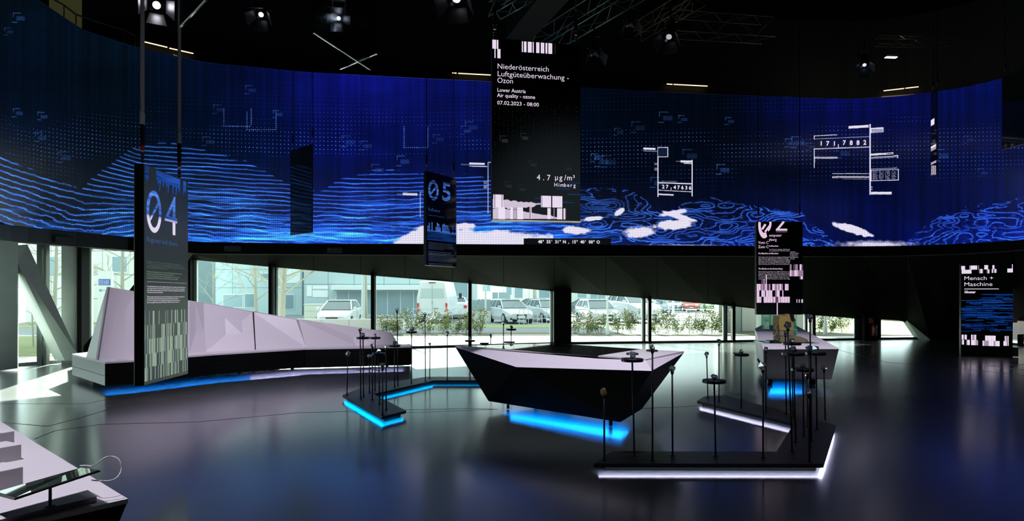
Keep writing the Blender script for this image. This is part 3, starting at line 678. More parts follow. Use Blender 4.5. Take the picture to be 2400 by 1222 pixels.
de1 = ['Als globales Phänomen, die digitale Transformation', 'wirkt tief in unsere Gesellschaft. Sie soll gestaltet und', 'regional genutzt werden. Diese Station zeigt digitale Innovationen', 'Forschungsprojekte aus Österreich.']
de2 = ['Nimm ein Glasobjekt, leg es auf die Dockingstation und lass dich', 'überraschen von der Vielfalt österreichischer Innovation.', 'Um mehr zu entdecken, tausche das Glasobjekt gegen ein anderes.', 'Genug gesehen? Bitte leg alle Glasobjekte zurück an ihren Platz.']
en1 = ['As a global phenomenon, the digital transformation is having a profound effect on', 'our society. It has to be structured and made use ideas - also on the regional', 'level. This station enables you to find out more about digital innovations and', 'research projects from Austria.']
en2 = ['Take a glass object, place it in the docking station, and allow yourself to be', 'surprised by the extraordinary diversity of Austrian innovation.', 'In order to discover more, exchange your glass object for another one.', 'Done enough? Please put all the glass objects back in their place.']
mb = MB(); body(p, mb, de1, 344, (424,430,434,393), 614.5, 4.6, 3); mb.build('text_block', emis('grey_print', srgb(92,108,104)), p.root)
mb = MB(); body(p, mb, de2, 344, (425,408,420,417), 638, 4.9, 3); mb.build('text_block', emis('grey_print', srgb(135,150,138)), p.root)
mb = MB(); body(p, mb, en1, 344.5, (434.5,432,432,382), 673, 4.6, 3.1); body(p, mb, en2, 344.5, (432,418,423,420), 697.5, 4.5, 3.1); mb.build('text_block', M['print'], p.root)
mb = MB(); u0, v0 = p.uv(344.5, 661); u1, _ = p.uv(437, 661); mb.quad((u0,-.002,v0),(u1,-.002,v0),(u1,-.002,v0+.004),(u0,-.002,v0+.004)); mb.build('rule_line', M['print2'], p.root)
mb = MB()
zz = [v - .71 for v in (1.452, 1.31, 1.17, 1.02, .885, .75)]
for k, dn in enumerate((.30, .5, .72, .62, .45)):
    p.bars(mb, .012, p.w-.012, zz[k+1], zz[k], dn, 3, 90+k, .006, .024)
mb.build('barcode_print', [emis('greenish_bar_a', srgb(150,168,152)), emis('greenish_bar_b', srgb(88,108,98)), emis('greenish_bar_c', srgb(120,128,134))], p.root)
p.wires('strap', (.06, p.w-.12))

# ---- panel 05
A, B = P(1000, 0, 14.9), P(1070, 0, 15.85)
p = Panel('hanging_display', A[:2], B[:2], P(0, 622, 14.9).z, P(0, 401, 14.9).z, 'slim dark hanging display with blue digits 05 in front of the video wall', th=.10)
sm5 = streak_mat('blue_streak_print_dim', srgb(10,22,60), srgb(70,120,215))
mb = MB(); zero(p, mb, 1003.5, 423, 1028, 470, .2); mb.build('digit_zero', sm5, p.root)
mb = MB(); digit(p, mb, '5', 1036, 431, 1056, 474); mb.build('digit_five', sm5, p.root)
mb = MB(); p.text(mb, 'Reflexion', 1003.5, 1031, 494, 8, res=1); p.text(mb, 'Lassen wir Technologie', 1003.5, 1041, 505, 3, res=1); mb.build('title_lettering', emis('dull_blue_print', srgb(40,70,125)), p.root)
mb = MB()
for i in range(22):
    u = .02 + i*(p.w-.04)/22; r_ = random.Random(i+7); v1 = p.uv(1035, 524)[1]-r_.choice([0, .03, .10, .2]); v0 = p.uv(1035, 548)[1]
    mb.quad((u, -.002, v0), (u+.045, -.002, v0), (u+.045, -.002, v1), (u, -.002, v1))
mb.build('streak_print', sm5, p.root)
mb = MB(); p.rect(mb, 1001, 540, 1068.5, 562); mb.build('streak_print', streak_mat('deep_blue_print', srgb(4,14,44), srgb(20,55,120)), p.root)
mb = MB(); q = 'Die Digitalisierung verändert unser Leben und unsere Gesellschaft jeden Tag'
body(p, mb, [q, q[::-1][:60], q[5:], q[2:70], q[:50], '', q[:66], q[8:], q[:48]], 1004, (1063,1060,1064,1063,1040,0,1058,1056,1045), 569, 3.5, 2.2)
body(p, mb, [q, q[4:], q[:72], q[3:60], q[:70], q[:50], '', q[:60], q[3:], q[9:58]], 1004, (1064,1060,1064,1063,1062,1044,0,1060,1060,1052), 602-7, 3.3, 2.2)
mb.build('text_block', emis('faint_text', srgb(72,84,92)), p.root)
p.wires('cablewire', (.05, p.w-.05))

# ---- panel 02
A, B = P(1773, 0, 15.1), P(1882, 0, 15.1)
p = Panel('hanging_display', A[:2], B[:2], P(0, 738, 15.1).z, P(0, 519.5, 15.1).z, 'hanging display with broken pink digits 02 and bar strips above the grey table', th=.12)
pk = emis('pink_print', srgb(228,198,226)); pk2 = emis('dull_pink_print', srgb(150,122,150)); pk3 = emis('dark_pink_print', srgb(84,66,84))
mb = MB()
def arc(p, mb, cx, cy, rx, ry, a0, a1, t, n=18, clip=520):
    v = []
    for k in range(n+1):
        a = R(a0 + (a1-a0)*k/n)
        for rr_ in (1, 1-t): 
            y = max(cy + ry*rr_*math.sin(a), clip); q = p.uv(cx+rx*rr_*math.cos(a), y); v.append((q[0], -.002, q[1]))
    mb.add(v, [(2*k, 2*k+2, 2*k+3, 2*k+1) for k in range(n)])
arc(p, mb, 1791, 528, 14, 31, 60, 200, .42); arc(p, mb, 1794, 524, 14, 22, -30, 60, .35); mb.build('digit_zero', pk, p.root)
mb = MB()
def pline(p, mb, pts, t, mi=0):
    for (a, b) in zip(pts[:-1], pts[1:]):
        a, b = Vector(p.uv(*a)), Vector(p.uv(*b)); d = (b-a).normalized(); q = Vector((-d.y, d.x))*t/2
        mb.quad((a.x-q.x,-.0022,a.y-q.y),(b.x-q.x,-.0022,b.y-q.y),(b.x+q.x,-.0022,b.y+q.y),(a.x+q.x,-.0022,a.y+q.y), mi)
pline(p, mb, [(1786,538),(1794,526)], .05); pline(p, mb, [(1793,544),(1805,528)], .045); pline(p, mb, [(1837,520),(1822,538)], .05); p.rect(mb, 1818.5, 536.5, 1845, 541); mb.build('digit_two', pk, p.root)
mb = MB(); p.rect(mb, 1818.5, 542, 1845, 545); mb.build('dark_bar_print', pk3, p.root)  # darker pink bar under the digit
mb = MB()
p.text(mb, 'omputer', 1802, 1832, 555, 6.5, res=2); p.text(mb, 'yborg', 1802, 1820, 565, 6.5, res=2); p.text(mb, 'Vom C', 1777, 1801, 572, 6.5, res=2); p.text(mb, 'Zum C', 1777, 1801, 582, 6.5, res=2)
p.text(mb, 'im Menschen', 1802, 1824, 578.5, 3.4, res=1, bold=.02); p.text(mb, 'Die Maschine im Menschen', 1777.5, 1824, 596, 3.6, res=1, bold=.02); p.text(mb, 'The Machine in the Human Being', 1777.5, 1834, 632, 3.6, res=1, bold=.02)
mb.build('title_lettering', pk, p.root)
mb = MB(); g1 = ['Wie lässt sich der Mensch digitale Hilfsmittel', 'um sich zu optimieren? Welche Rolle', 'Gibt es und Wearables in unserem Alltag', 'Bedeutet das für die Zukunft? Diese Station', 'wie kleiner werdende Maschinen im digi', 'Zeit zunehmend Teil des menschlichen']
g2 = ['How human beings use digital devices to', 'themselves? What role do body enhancements', 'play in everyday lives? And what does', 'for the future? This station shows how, as', 'constantly getting smaller, they are also', 'and a part of the human body in the digi']
body(p, mb, g1, 1777.5, (1850,1848,1851,1852,1851,1849), 604, 3.35, 2.2); body(p, mb, g2, 1777.5, (1849,1850,1851,1849,1850,1851), 638, 3.4, 2.2)
body(p, mb, ['der Mensch digitale Hilfsmittel', 'zu optimieren? Welche Rolle'], 1803, (1851, 1850), 586, 3.3, 2.2)
body(p, mb, ['optimize', 'and wearables', 'It this near', 'machines are', 'becoming more', 'tal age.'], 1851.5, (1864,1872,1870,1870,1871,1863), 591.5, 3.3, 2.2)
mb.build('text_block', emis('text_pink', srgb(205,188,205)), p.root)
mb = MB()
for i, (x0,y0,x1,y1) in enumerate([(1773.5,666,1850,681),(1773.5,681,1836,696),(1773.5,696,1851,710),(1851,620,1882,634),(1851,634,1882,648),(1851,648,1882,655),(1851,702,1882,710),(1784,654,1793,666)]): barpx(p, mb, x0,y0,x1,y1, 30+i, .72, .012, .07)
p.rect(mb, 1795, 644, 1797, 668); p.rect(mb, 1820.5, 668, 1822.8, 738)
mb.build('barcode_print', [pk, pk2, pk3], p.root)
p.wires('cablewire', (.06, p.w-.06))

# ---- further hanging panels
def plain(px0, d0, px1, d1, zb, h, label, wk='cablewire', gl='panel_glass'):
    A, B = P(px0, 0, d0), P(px1, 0, d1)
    q = Panel('hanging_display', A[:2], B[:2], zb, zb+h, label, th=.022, glass=gl, backm='panel_back' if gl == 'panel_glass' else gl); q.wires(wk, (.06, q.w-.06))
    MB().box((0, -.004, -.006), (q.w, .004, 0.004)).build('bottom_rail', M['railgrey'], q.root); return q
M['railgrey'] = mat('pale_edge_rail', (.5,.5,.48), .35)
plain(680, 16.75, 732, 16.0, P(0, 552, 16.75).z, 2.22, 'hanging dark glass display turned edge-on before the left blue hill, mirroring it')
plain(420, 6.6, 480, 6.0, 4.38, 2.2, 'hanging dark glass display cut by the top edge, right of the grey straps', gl='darkglass')
plain(737, 6.8, 868, 7.9, 4.4, 2.2, 'hanging dark glass display high up with a bright slanting lower edge', gl='darkglass')
plain(797, 10.15, 883, 9.5, 5.2, 2.2, 'hanging dark glass display high up behind the one with the bright lower edge', gl='darkglass')
q = plain(2181, 16.9, 2195, 16.55, P(0, 411, 16.8).z, 2.2, 'narrow edge-on hanging display with painted white reflections before the right end of the video wall')
mb = MB(); x0, x1 = 2182, 2194.5
for (a_, b_, c_) in ((282,296,2190),(344,349.5,2194),(351,352.5,2194),(354,355,2194),(382,383.5,2194.5),(385,386.5,2194.5)): q.rect(mb, x0, a_, c_, b_)
for i in range(8):
    for j in range(3): q.rect(mb, 2183+j*4, 389+i*2.8, 2185.6+j*4, 390.6+i*2.8)
mb.build('mark_reflection', M['print'], q.root)  # video wall graphics mirrored in this display, painted on as glowing marks
plain(2348, 17.4, 2440, 16.2, P(0, 352, 17.4).z, 1.98, 'hanging dark glass display at the right edge in front of the video wall')

# ---- standing totem
p = Panel('standing_display', P(2252, 0, 17.3)[:2], P(2374, 0, 16.8)[:2], 0, P(0, 619, 17.1).z, 'tall standing black display reading Mensch + Maschine at the right', th=.25)
mb = MB(); p.text(mb, 'Mensch +', 2259, 2328, 657, 9, res=3, bold=-.006); p.text(mb, 'Maschine', 2259, 2326, 671, 9, res=3, bold=-.006); mb.build('heading_lettering', M['print'], p.root)
mb = MB(); p.text(mb, 'Glossar', 2260, 2287, 687.5, 5.4, res=2, bold=.03); mb.build('subtitle_lettering', M['print'], p.root)
mb = MB(); p.rect(mb, 2260, 677.2, 2341, 678.6); mb.build('rule_line', M['print'], p.root)
mb = MB()
for i, (x0,y0,x1,y1) in enumerate([(2253,624,2262,633),(2272,623,2294,632.5),(2254,633,2277,642),(2295,631,2304,641),(2307,622,2316,632),(2313,632,2319,641),(2326,622,2331,631),(2324,631,2336,640),(2363,620,2375,630),(2361,630,2374,639),
      (2254,785,2266,796),(2276,785,2288,797),(2254,797,2262,808),(2265,797,2292,809),(2309,787,2336,799),(2303,799,2343,811),(2352,788,2360,800),(2352,800,2360,811),(2361.5,788,2364,811)]): barpx(p, mb, x0,y0,x1,y1, 60+i, .85, .012, .05)
mb.build('barcode_print', [M['print'], M['print2'], M['print']], p.root)
mb = MB(); rr = random.Random(5)
for i in range(150):
    y = rr.uniform(690, 778); x = rr.uniform(2235, 2374); ln = rr.uniform(15, 90)*(1 if y < 745 else .6); x0 = max(2253, x); x1 = min(x+ln, 2374)
    if y < 700 and x0 < 2300: continue
    if x1 > x0 + 3: p.rect(mb, x0, y, x1, y+rr.uniform(.5, 1.7), rr.randrange(3), y=-.001-.00005*i)
mb.build('contour_print', [emis('totem_blue_a', srgb(10,44,110)), emis('totem_blue_b', srgb(16,66,150)), emis('totem_blue_c', srgb(8,30,78))], p.root)
MB().box((p.w, .02, .02), (p.w+.12, .22, .25)).build('foot_plate', M['frame'], p.root)

# ------------------------------------------------------------------ platforms with light strips, stands and crystals
ZP = .08
def platform(name, pts, label, led, strips):
    g = [H(x, y, ZP) for x, y in pts]; c = g[0].copy(); c.z = 0
    root = empty(name, c, 0, label, 'platform')
    loc = [(q.x-c.x, q.y-c.y) for q in g]
    # chamfer-free slab with slight overhang, recessed plinth below
    MB().prism(loc, ZP-.028, ZP).build('deck', M['platform'], root)
    cx = sum(q[0] for q in loc)/len(loc); 
    return root, loc, g, c
M['platform'] = mat('black_textured_deck', (0.014, 0.016, 0.017), 0.42, noise=.2, nscale=60, bump=.05)
def inset(loc, t):
    n = len(loc); out = []
    area = sum(loc[i][0]*loc[(i+1)%n][1]-loc[(i+1)%n][0]*loc[i][1] for i in range(n)); sg = 1 if area > 0 else -1
    for i in range(n):
        a, b, c = Vector(loc[i-1]), Vector(loc[i]), Vector(loc[(i+1)%n]); d1 = (b-a).normalized(); d2 = (c-b).normalized()
        n1 = Vector((-d1.y, d1.x))*sg; n2 = Vector((-d2.y, d2.x))*sg; m_ = (n1+n2); m_ = m_/max(m_.length_squared, .3)*2 if m_.length > 1e-4 else n1
        out.append(tuple(b + m_*t))
    return out
def finish(root, loc, ledm, edges):
    ins = inset(loc, .065)
    MB().prism(ins, .0, ZP-.028).build('plinth', M['black'], root)
    ins2 = inset(loc, .030); n = len(loc)
    rim = MB(); ri = inset(loc, .008)
    for i in range(n):
        j = (i+1) % n; rim.add([(*loc[i], ZP-.036), (*loc[j], ZP-.036), (*ri[j], ZP-.036), (*ri[i], ZP-.036), (*loc[i], ZP-.027), (*loc[j], ZP-.027), (*ri[j], ZP-.027), (*ri[i], ZP-.027)], [(0,3,2,1),(4,5,6,7),(0,1,5,4),(1,2,6,5),(2,3,7,6),(3,0,4,7)])
    rim.build('rim', M['black'], root)
    for (i, j) in edges:
        a, b = Vector((*ins2[i], .018)), Vector((*ins2[j], .018))
        dd = (b-a).normalized(); nn_ = Vector((-dd.y, dd.x, 0))*.013; zt_ = ZP-.0295
        MB().add([(a.x-nn_.x,a.y-nn_.y,zt_),(b.x-nn_.x,b.y-nn_.y,zt_),(b.x+nn_.x,b.y+nn_.y,zt_),(a.x+nn_.x,a.y+nn_.y,zt_),(a.x-nn_.x,a.y-nn_.y,zt_+.0015),(b.x-nn_.x,b.y-nn_.y,zt_+.0015),(b.x+nn_.x,b.y+nn_.y,zt_+.0015),(a.x+nn_.x,a.y+nn_.y,zt_+.0015)], [(0,3,2,1),(4,5,6,7),(0,1,5,4),(1,2,6,5),(2,3,7,6),(3,0,4,7)]).build('light_strip', M[ledm], root)
lp_pts = [(803,926),(895,977),(952,963),(876,924),(1017,892),(1270,892),(1270,884),(1000,883.5),(858,905)]
root, loc, g, c = platform('crystal_platform', lp_pts, 'low angular black platform with blue light strips left of the display table', 'ledcyan', None); finish(root, loc, 'ledcyan', ((0,1),(1,2),(3,4),(4,5)))
rp_pts = [(1392,1087),(1930,1088),(1959,997),(1700,927),(1652,929),(1634,940),(1861,993),(1820,1059),(1434,1058)]
root, loc, g, c = platform('crystal_platform', rp_pts, 'low angular black platform with white light strips in the right foreground', 'ledwhite', None); finish(root, loc, 'ledwhite', ((0,1),(1,2),(5,6),(6,7)))

def gem(seed, n=15, flat=1.0):
    import bmesh
    r = random.Random(seed); bm = bmesh.new()
    for k in range(n):
        ph = math.acos(1-2*(k+.5)/n); th = k*2.399963+r.uniform(-.5, .5); q = r.uniform(.82, 1.0)
        bm.verts.new((q*math.sin(ph)*math.cos(th), q*math.sin(ph)*math.sin(th), q*math.cos(ph)*flat))
    ret = bmesh.ops.convex_hull(bm, input=bm.verts)
    bmesh.ops.dissolve_limit(bm, angle_limit=R(12), verts=bm.verts, edges=bm.edges)
    zmin = min(v.co.z for v in bm.verts)
    for v in bm.verts: v.co.z -= zmin
    me = bpy.data.meshes.new('crystal'); bm.to_mesh(me); bm.free(); return me
def glassmat(name, c):
    m = bpy.data.materials.new(name); m.use_nodes = True; b = m.node_tree.nodes['Principled BSDF']
    b.inputs['Base Color'].default_value = (*c, 1); b.inputs['Roughness'].default_value = 0.0; b.inputs['Transmission Weight'].default_value = 1.0; b.inputs['IOR'].default_value = 1.62; n = m.node_tree.nodes; l = m.node_tree.links; g = n.new('ShaderNodeBsdfGlossy'); g.inputs[0].default_value = (*c, 1); g.inputs['Roughness'].default_value = .03
    mx = n.new('ShaderNodeMixShader'); df = n.new('ShaderNodeBsdfDiffuse'); df.inputs[0].default_value = (*[q*.9 for q in c], 1); m2 = n.new('ShaderNodeMixShader'); m2.inputs[0].default_value = .45; l.new(g.outputs[0], m2.inputs[1]); l.new(df.outputs[0], m2.inputs[2]); mx.inputs[0].default_value = .55; l.new(b.outputs[0], mx.inputs[1]); l.new(m2.outputs[0], mx.inputs[2]); l.new(mx.outputs[0], n['Material Output'].inputs[0])
    return m
GM = [glassmat('clear_crystal', (.97, .98, 1.0)), glassmat('amber_glint_crystal', (1.0, .72, .35)), glassmat('rose_glint_crystal', (1.0, .45, .42)), glassmat('bluish_crystal', (.80, .88, 1.0))]  # amber and rose tints put dispersion glints into the glass colour
gems = []
for s_ in range(7):
    me = gem(s_+3, (9, 11, 8, 12, 10, 9, 14)[s_], (1.0, .9, 1.05, .85, 1.1, .95, .8)[s_]); gems.append(me)
gvar = {}
def gem_mesh(k, mi):
    if (k, mi) not in gvar:
        me = gems[k].copy(); me.materials.append(GM[mi]); gvar[(k, mi)] = me
    return gvar[(k, mi)]
stands = []
def stand(base, top, disc, cw, where, gi=0, mi=0, based=None, grp='crystal stands', crystal=True, cx=None):
    if based is None:
        d = (EYE-ZP)*FPX/(base[1]-HOR)
    else: d = based
    bx = (base[0]-1200)*d/FPX; t = P(top[0], top[1], d); tx = (t.x-bx); hz = t.z-ZP
    root = empty('crystal_stand', (bx, d, ZP), 0, 'thin black ' + ('round-topped stand' if disc else 'pin stand') + ' ' + where, 'stand', grp)
    MB().tube((0,0,0), (tx,0,hz-.012), .0086, n=8).build('pole', M['blackmetal'], root, True)
    MB().lathe([(0,0),(.022,0),(.022,.006),(.009,.010)], (0,0,0), 12).build('foot', M['blackmetal'], root)
    if disc:
        r_ = disc*d/FPX/2; MB().lathe([(0,-.030),(r_-.004,-.030),(r_,-.026),(r_,-.004),(r_-.003,0),(0,0)], (tx,0,hz), 32).build('disc', M['blackmetal'], root)
    else:
        MB().lathe([(.008,-.03),(.015,-.02),(.017,0),(0,0)], (tx,0,hz), 12).build('holder', M['blackmetal'], root)
    if crystal:
        r_ = cw*1.12*d/FPX/2; o = bpy.data.objects.new('glass_crystal', gem_mesh(gi % 7, mi)); col.objects.link(o)
        dx = 0 if cx is None else (cx-top[0])*d/FPX
        o.location = (bx+tx+dx, d, ZP+hz-.002); o.scale = (r_, r_, r_*1.0); o.rotation_euler = (0, 0, gi*1.3+base[0]*.1)
        tag(o, ('clear', 'amber-glinting', 'red-glinting', 'bluish')[mi] + ' crystal on stand ' + where, 'crystal', 'glass crystals on their stands')
c1 = lambda x, y: (780+.2455*x, 700+.2455*y)
c5 = lambda x, y: (1360+.3027*x, 760+.3027*y)
def S1(b, t, disc, cw, where, gi, mi=0): stand(c1(*b), c1(*t), disc and disc*.2455, cw*.2455, where, gi, mi, grp='stands on the left platform')
def S5(b, t, disc, cw, where, gi, mi=0, cx=None): stand(c5(*b), c5(*t), disc and disc*.3027, cw*.3027, where, gi, mi, grp='stands on the right platform', cx=cx)
S1((135,925), (143,552), None, 56, 'alone at the far left end of the left platform', 0)
S1((267,958), (262,318), None, 42, 'second from the left end of the left platform, tall', 2, 1)
S1((293,940), (289,368), 125, 46, 'with the wider high disc near the left platform\'s left end', 4)
S1((403,878), (405,369), 105, 44, 'with the smaller high disc touching the wide high disc, left platform', 1)
S1((350,902), (348,568), None, 46, 'amid the left cluster, crystal before the bench\'s black front', 3)
S1((378,968), (378,460), None, 40, 'middle height, left of the low disc on the left platform', 5)
S1((446,1008), (438,520), 135, 50, 'with the lowest disc of the left platform', 6, 3)
S1((477,1112), (474,664), None, 58, 'lowest, at the pointed front corner of the left platform', 2)
S1((510,1060), (508,482), None, 40, 'right of the lowest disc, left platform', 0)
S1((590,848), (590,444), 115, 44, 'with the disc level with the right end of the bench', 4)
S1((622,832), (614,124), None, 42, 'tallest one left of the white van', 5)
S1((750,815), (752,314), 107, 58, 'with the high disc under the white van', 3, 3)
S1((885,788), (880,160), None, 36, 'tallest, directly before the white van', 6, 3)
S1((925,762), (927,450), None, 36, 'short one right of the van, at the sunlit floor edge', 1)
S1((1093,775), (1093,346), None, 38, 'alone, midway between van and window post, left platform', 0)
S1((1310,775), (1310,398), 100, 40, 'with disc before the window post at the black table\'s tip', 2)
stand((1150.6,890), (1150.6,789), None, 8.5, 'peeking over the display table\'s left part, lowest of three', 1, based=11.6, grp='stands on the left platform')
stand((1180,890), (1180,760), None, 9, 'peeking over the display table below the silver hatchback', 3, based=11.6, grp='stands on the left platform')
stand((1198,890), (1198,771), 24, 9.5, 'with a disc, peeking over the display table', 5, based=11.6, grp='stands on the left platform')
S5((187,1062), (184,552), None, 62, 'low at the right platform\'s left end, before the black table', 4, 1)
S5((419,1025), (402,266), 170, 62, 'with the wide disc, second from the right platform\'s left end', 0, 3)
S5((559,1060), (559,205), None, 54, 'tall, third from left, before the black table\'s right tip', 2)
S5((715,1020), (712,368), None, 62, 'fourth from left, just right of the black table\'s tip', 6)
S5((1048,1022), (1037,432), 178, 58, 'with the widest low disc, middle of the right platform front', 3, 3)
S5((1416,1037), (1414,355), None, 72, 'with a broad crystal before the left edge of the grey table', 5)
S5((988,572), (979,248), None, 44, 'leftmost on the right platform\'s rear arm', 1, 3)
S5((1074,602), (1074,155), None, 44, 'taller of two at the rear arm\'s left end', 4)
S5((1247,650), (1244,230), 120, 46, 'with the disc on the right platform\'s rear arm', 6)
S5((1437,685), (1437,208), None, 36, 'with a slim crystal before the grey table corner', 0)
S5((1595,698), (1588,85), None, 42, 'just left of the tallest, crystal below the boot exhibit', 2)
S5((1640,985), (1607,34), None, 66, 'tallest, right before the boot exhibit', 5, 3)
S5((1648,722), (1637,143), 140, 46, 'with the upper of two close discs before the grey table', 3)
S5((1668,915), (1650,220), 170, 66, 'with the lower of two close discs before the grey table', 1, 3)
S5((1731,860), (1722,343), 165, 54, 'with the low disc before the front of the grey table', 4)
S5((1762,800), (1757,408), None, 34, 'with a small glinting top, behind the front corner stand', 6, 2)
S5((1775,1068), (1768,550), None, 60, 'lowest at the front right corner of the right platform', 0, 3)
S5((1778,950), (1775,222), None, 62, 'behind the front right corner, crystal at the grey table\'s edge', 2, 3)
S5((1833,815), (1825,219), 150, 62, 'with the disc at the right half of the grey table', 5, 3)
S5((1897,745), (1887,358), None, 46, 'rightmost on the right platform', 3)
S5((1789,905), (1779,-32), None, 56, 'tall at back right, crystal right of the boot exhibit', 1)

# ------------------------------------------------------------------ centre black display table
def table_centre():
    zt = .88
    Tl, Tf, Tr, Tb = H(1067,811,zt), H(1514,842,zt), H(1603,824,zt), H(1291,805,zt); Tb2 = H(1500,818.5,zt)
    c = Vector((.7, 8.5, 0)); root = empty('display_table', c, 0, 'large faceted black and white display table with mirror-dark top in the middle', 'table')
    L = lambda q: Vector(q) - c
    th = Vector((0,0,-.018))
    top = [Tl, Tf, Tr, Tb2, Tb]
    MB().add([L(q) for q in top] + [L(q+th) for q in top], [(0,1,2,3,4), (9,8,7,6,5)] + [(i, 5+i, 5+(i+1)%5, (i+1)%5) for i in range(5)]).build('tabletop', M['white2'], root)
    # black glass display inlay
    G = [H(1080,811.6,zt), H(1401,834.5,zt), H(1500,819.2,zt), H(1291,805.8,zt)]
    up = Vector((0,0,.004)); MB().add([L(q+up) for q in G] + [L(q) for q in G], [(0,1,2,3)] + [(i, 4+i, 4+(i+1)%4, (i+1)%4) for i in range(4)]).build('screen_glass', M['glassblack'], root)
    a1 = P(1210,861,8.08); a2 = P(1527,870,7.1); ap = H(1401,841,zt-.02); e0, e1, e2 = Tl+th, Tf+th, Tr+th
    back_l = Vector((-.5, 9.6, .7)); back_r = Vector((2.1, 9.0, .7))
    mb = MB(); mb.add([L(q) for q in (e0, a1, ap, a2, e1, e2)], [(0,1,2), (2,1,3), (2,3,4), (4,3,5)])
    mb.build('white_facets', M['white'], root)
    b0, b1, b2 = P(1145,940,9.15), P(1454,991,7.62), P(1504,960,8.5); zz = .10; b0.z = b1.z = b2.z = zz; b3 = Vector((.4, 9.9, zz))
    tb = L(Tb+th); v = [L(q) for q in (e0, a1, a2, e2, b0, b1, b2, b3)] + [tb]
    MB().add(v, [(0,4,1), (1,4,5), (1,5,2), (2,5,6), (2,6,3), (3,6,7,8), (0,8,7,4)]).build('black_body', M['black'], root)
    up2 = Vector((0,0,.16)); MB().add([L(q)+up2 for q in (b0, b1, b2, b3)], [(0,1,2,3)]).build('underside', M['black'], root)
    for x, y in ((b0.x+.28, b0.y-.08), (b1.x-.08, b1.y+.25), (b2.x-.3, b2.y+.3), (.35, 9.5)):
        MB().tube((x-c.x-.02, y-c.y, .05), (x-c.x+.02, y-c.y, .05), .045, n=14).tube((x-c.x, y-c.y, .05), (x-c.x, y-c.y, .11), .02).build('caster', M['blackmetal'], root)
    s0, s1 = L(b0)+Vector((.22,.05,.09)), L(b1)+Vector((.12,.46,.10))
    MB().tube(s0, s1, .018, n=6).build('blue_underlight', M['ledblue2'], root)
    MB().tube(s0+Vector((-.02,-.16,-.02)), s1+Vector((-.06,-.26,-.03)), .012, n=6).build('blue_underlight', M['ledblue2'], root)
    MB().tube(s0+Vector((.1,.25,.0)), s1+Vector((.1,.25,.0)), .018, n=6).build('blue_underlight', M['ledblue2'], root)
M['ledblue2'] = emis('blue_underlight', (0.0, 0.22, 0.95), 24.0)
M['lavunder'] = emis('lavender_underlight', (0.55, 0.55, 1.0), 26.0)
table_centre()
mbd = None
for (x, y, w_, wh) in ((1482,831,29,'on the white corner of the display table, left of two'), (1528,823.5,27,'on the white corner of the display table, right of two'), (1135,806.5,22,'at the rear edge of the display table near its left tip'), (1193,803.8,28,'at the rear edge of the display table below the hatchback')):
    q = H(x, y, .885); o = MB().lathe([(0,0),(w_*q.y/3000,0),(w_*q.y/3000,.014),(w_*q.y/3000-.004,.018),(0,.018)], (0,0,0), 28).build('docking_disc', M['blackmetal']); o.location = (q.x, q.y, .884)
    tag(o, 'flat black docking disc ' + wh, 'disc', 'docking discs on the display table')

# ------------------------------------------------------------------ long grey table at the right
def table_right():
    zt = .74
    T = [H(1789,818,zt), H(1966,817,zt), H(1866,763.5,zt), H(1785,762.5,zt), H(1769,771,zt)]
    zb = .13; Bt = [H(1790,890,zb), H(1949,890,zb), Vector((T[2].x-.3, T[2].y-.2, zb)), Vector((T[3].x+.2, T[3].y-.2, zb)), P(1772,857,13.2)]
    Bt[4].z = zb; Bt[4].x = (1774-1200)*13.2/FPX
    c = Vector((5.0, 13.0, 0)); root = empty('exhibit_table', c, 0, 'long grey-lilac angular table under the hanging 02 display', 'table')
    L = lambda q: q - c
    tp = Vector((0,0,-.012))
    MB().add([L(q) for q in T] + [L(q+tp) for q in T], [(0,1,2,3,4),(9,8,7,6,5)] + [(i,5+i,5+(i+1)%5,(i+1)%5) for i in range(5)]).build('tabletop', M['white'], root)
    for i, nm in enumerate(('front_panel', 'right_panel', 'rear_panel', 'left_panel', 'left_panel')):
        j = (i+1) % 5; e = Vector((0,0,-.014))
        MB().add([L(T[i]+e), L(T[j]+e), L(Bt[j]), L(Bt[i])], [(0,3,2,1)]).build(nm, M['white_g'] if i == 0 else M['white'], root)
    MB().add([L(q)+Vector((0,0,.16)) for q in Bt], [tuple(range(5))]).build('underside', M['black'], root)
    for q, dx, dy in ((Bt[0], .22, .3), (Bt[1], -.2, .3), (Bt[2], -.2, -.4), (Bt[3], .2, -.4)):
        x, y = L(q).x+dx, L(q).y+dy; MB().tube((x-.04,y,.05), (x+.04,y,.05), .05, n=12).tube((x,y,.05), (x,y,.13), .02).build('caster', M['blackmetal'], root)
    for dy in (.55, .9): MB().tube(L(Bt[0])+Vector((.18+dy*.3,dy,.09)), L(Bt[1])+Vector((-.25,dy,.09)), .018, n=6).build('blue_underlight', M['ledblue2'], root)
M['white_g'] = mat('grey_laminate', (0.40, 0.38, 0.41), 0.5, noise=.08, nscale=80)
table_right()
# boot exhibit
q = H(1836, 801, .76); root = empty('boot_exhibit', (q.x, q.y, .755), 0, 'olive-brown boot-shaped exhibit with straps standing on the grey table', 'exhibit')
bm_ = mat('olive_foam', (0.17, 0.115, 0.022), .75, noise=.2, nscale=40); bm2 = mat('khaki_foam', (0.10, 0.085, 0.045), .75, noise=.2, nscale=40)
k = q.y/FPX
def ext(mb, poly, y0, y1): 
    n = len(poly); mb.add([((x-1836)*k, y0, (801-y)*k) for x, y in poly] + [((x-1836)*k, y1, (801-y)*k) for x, y in poly], [tuple(range(n)), tuple(range(2*n-1,n-1,-1))] + [((i+1)%n, i, n+i, n+(i+1)%n) for i in range(n)])
mb = MB(); ext(mb, [(1820.5,740),(1836,740),(1838,737),(1848,737),(1852,750),(1853,771),(1848,773),(1821,773),(1819,757)], -.12, .16); mb.build('upper_shaft', bm_, root)
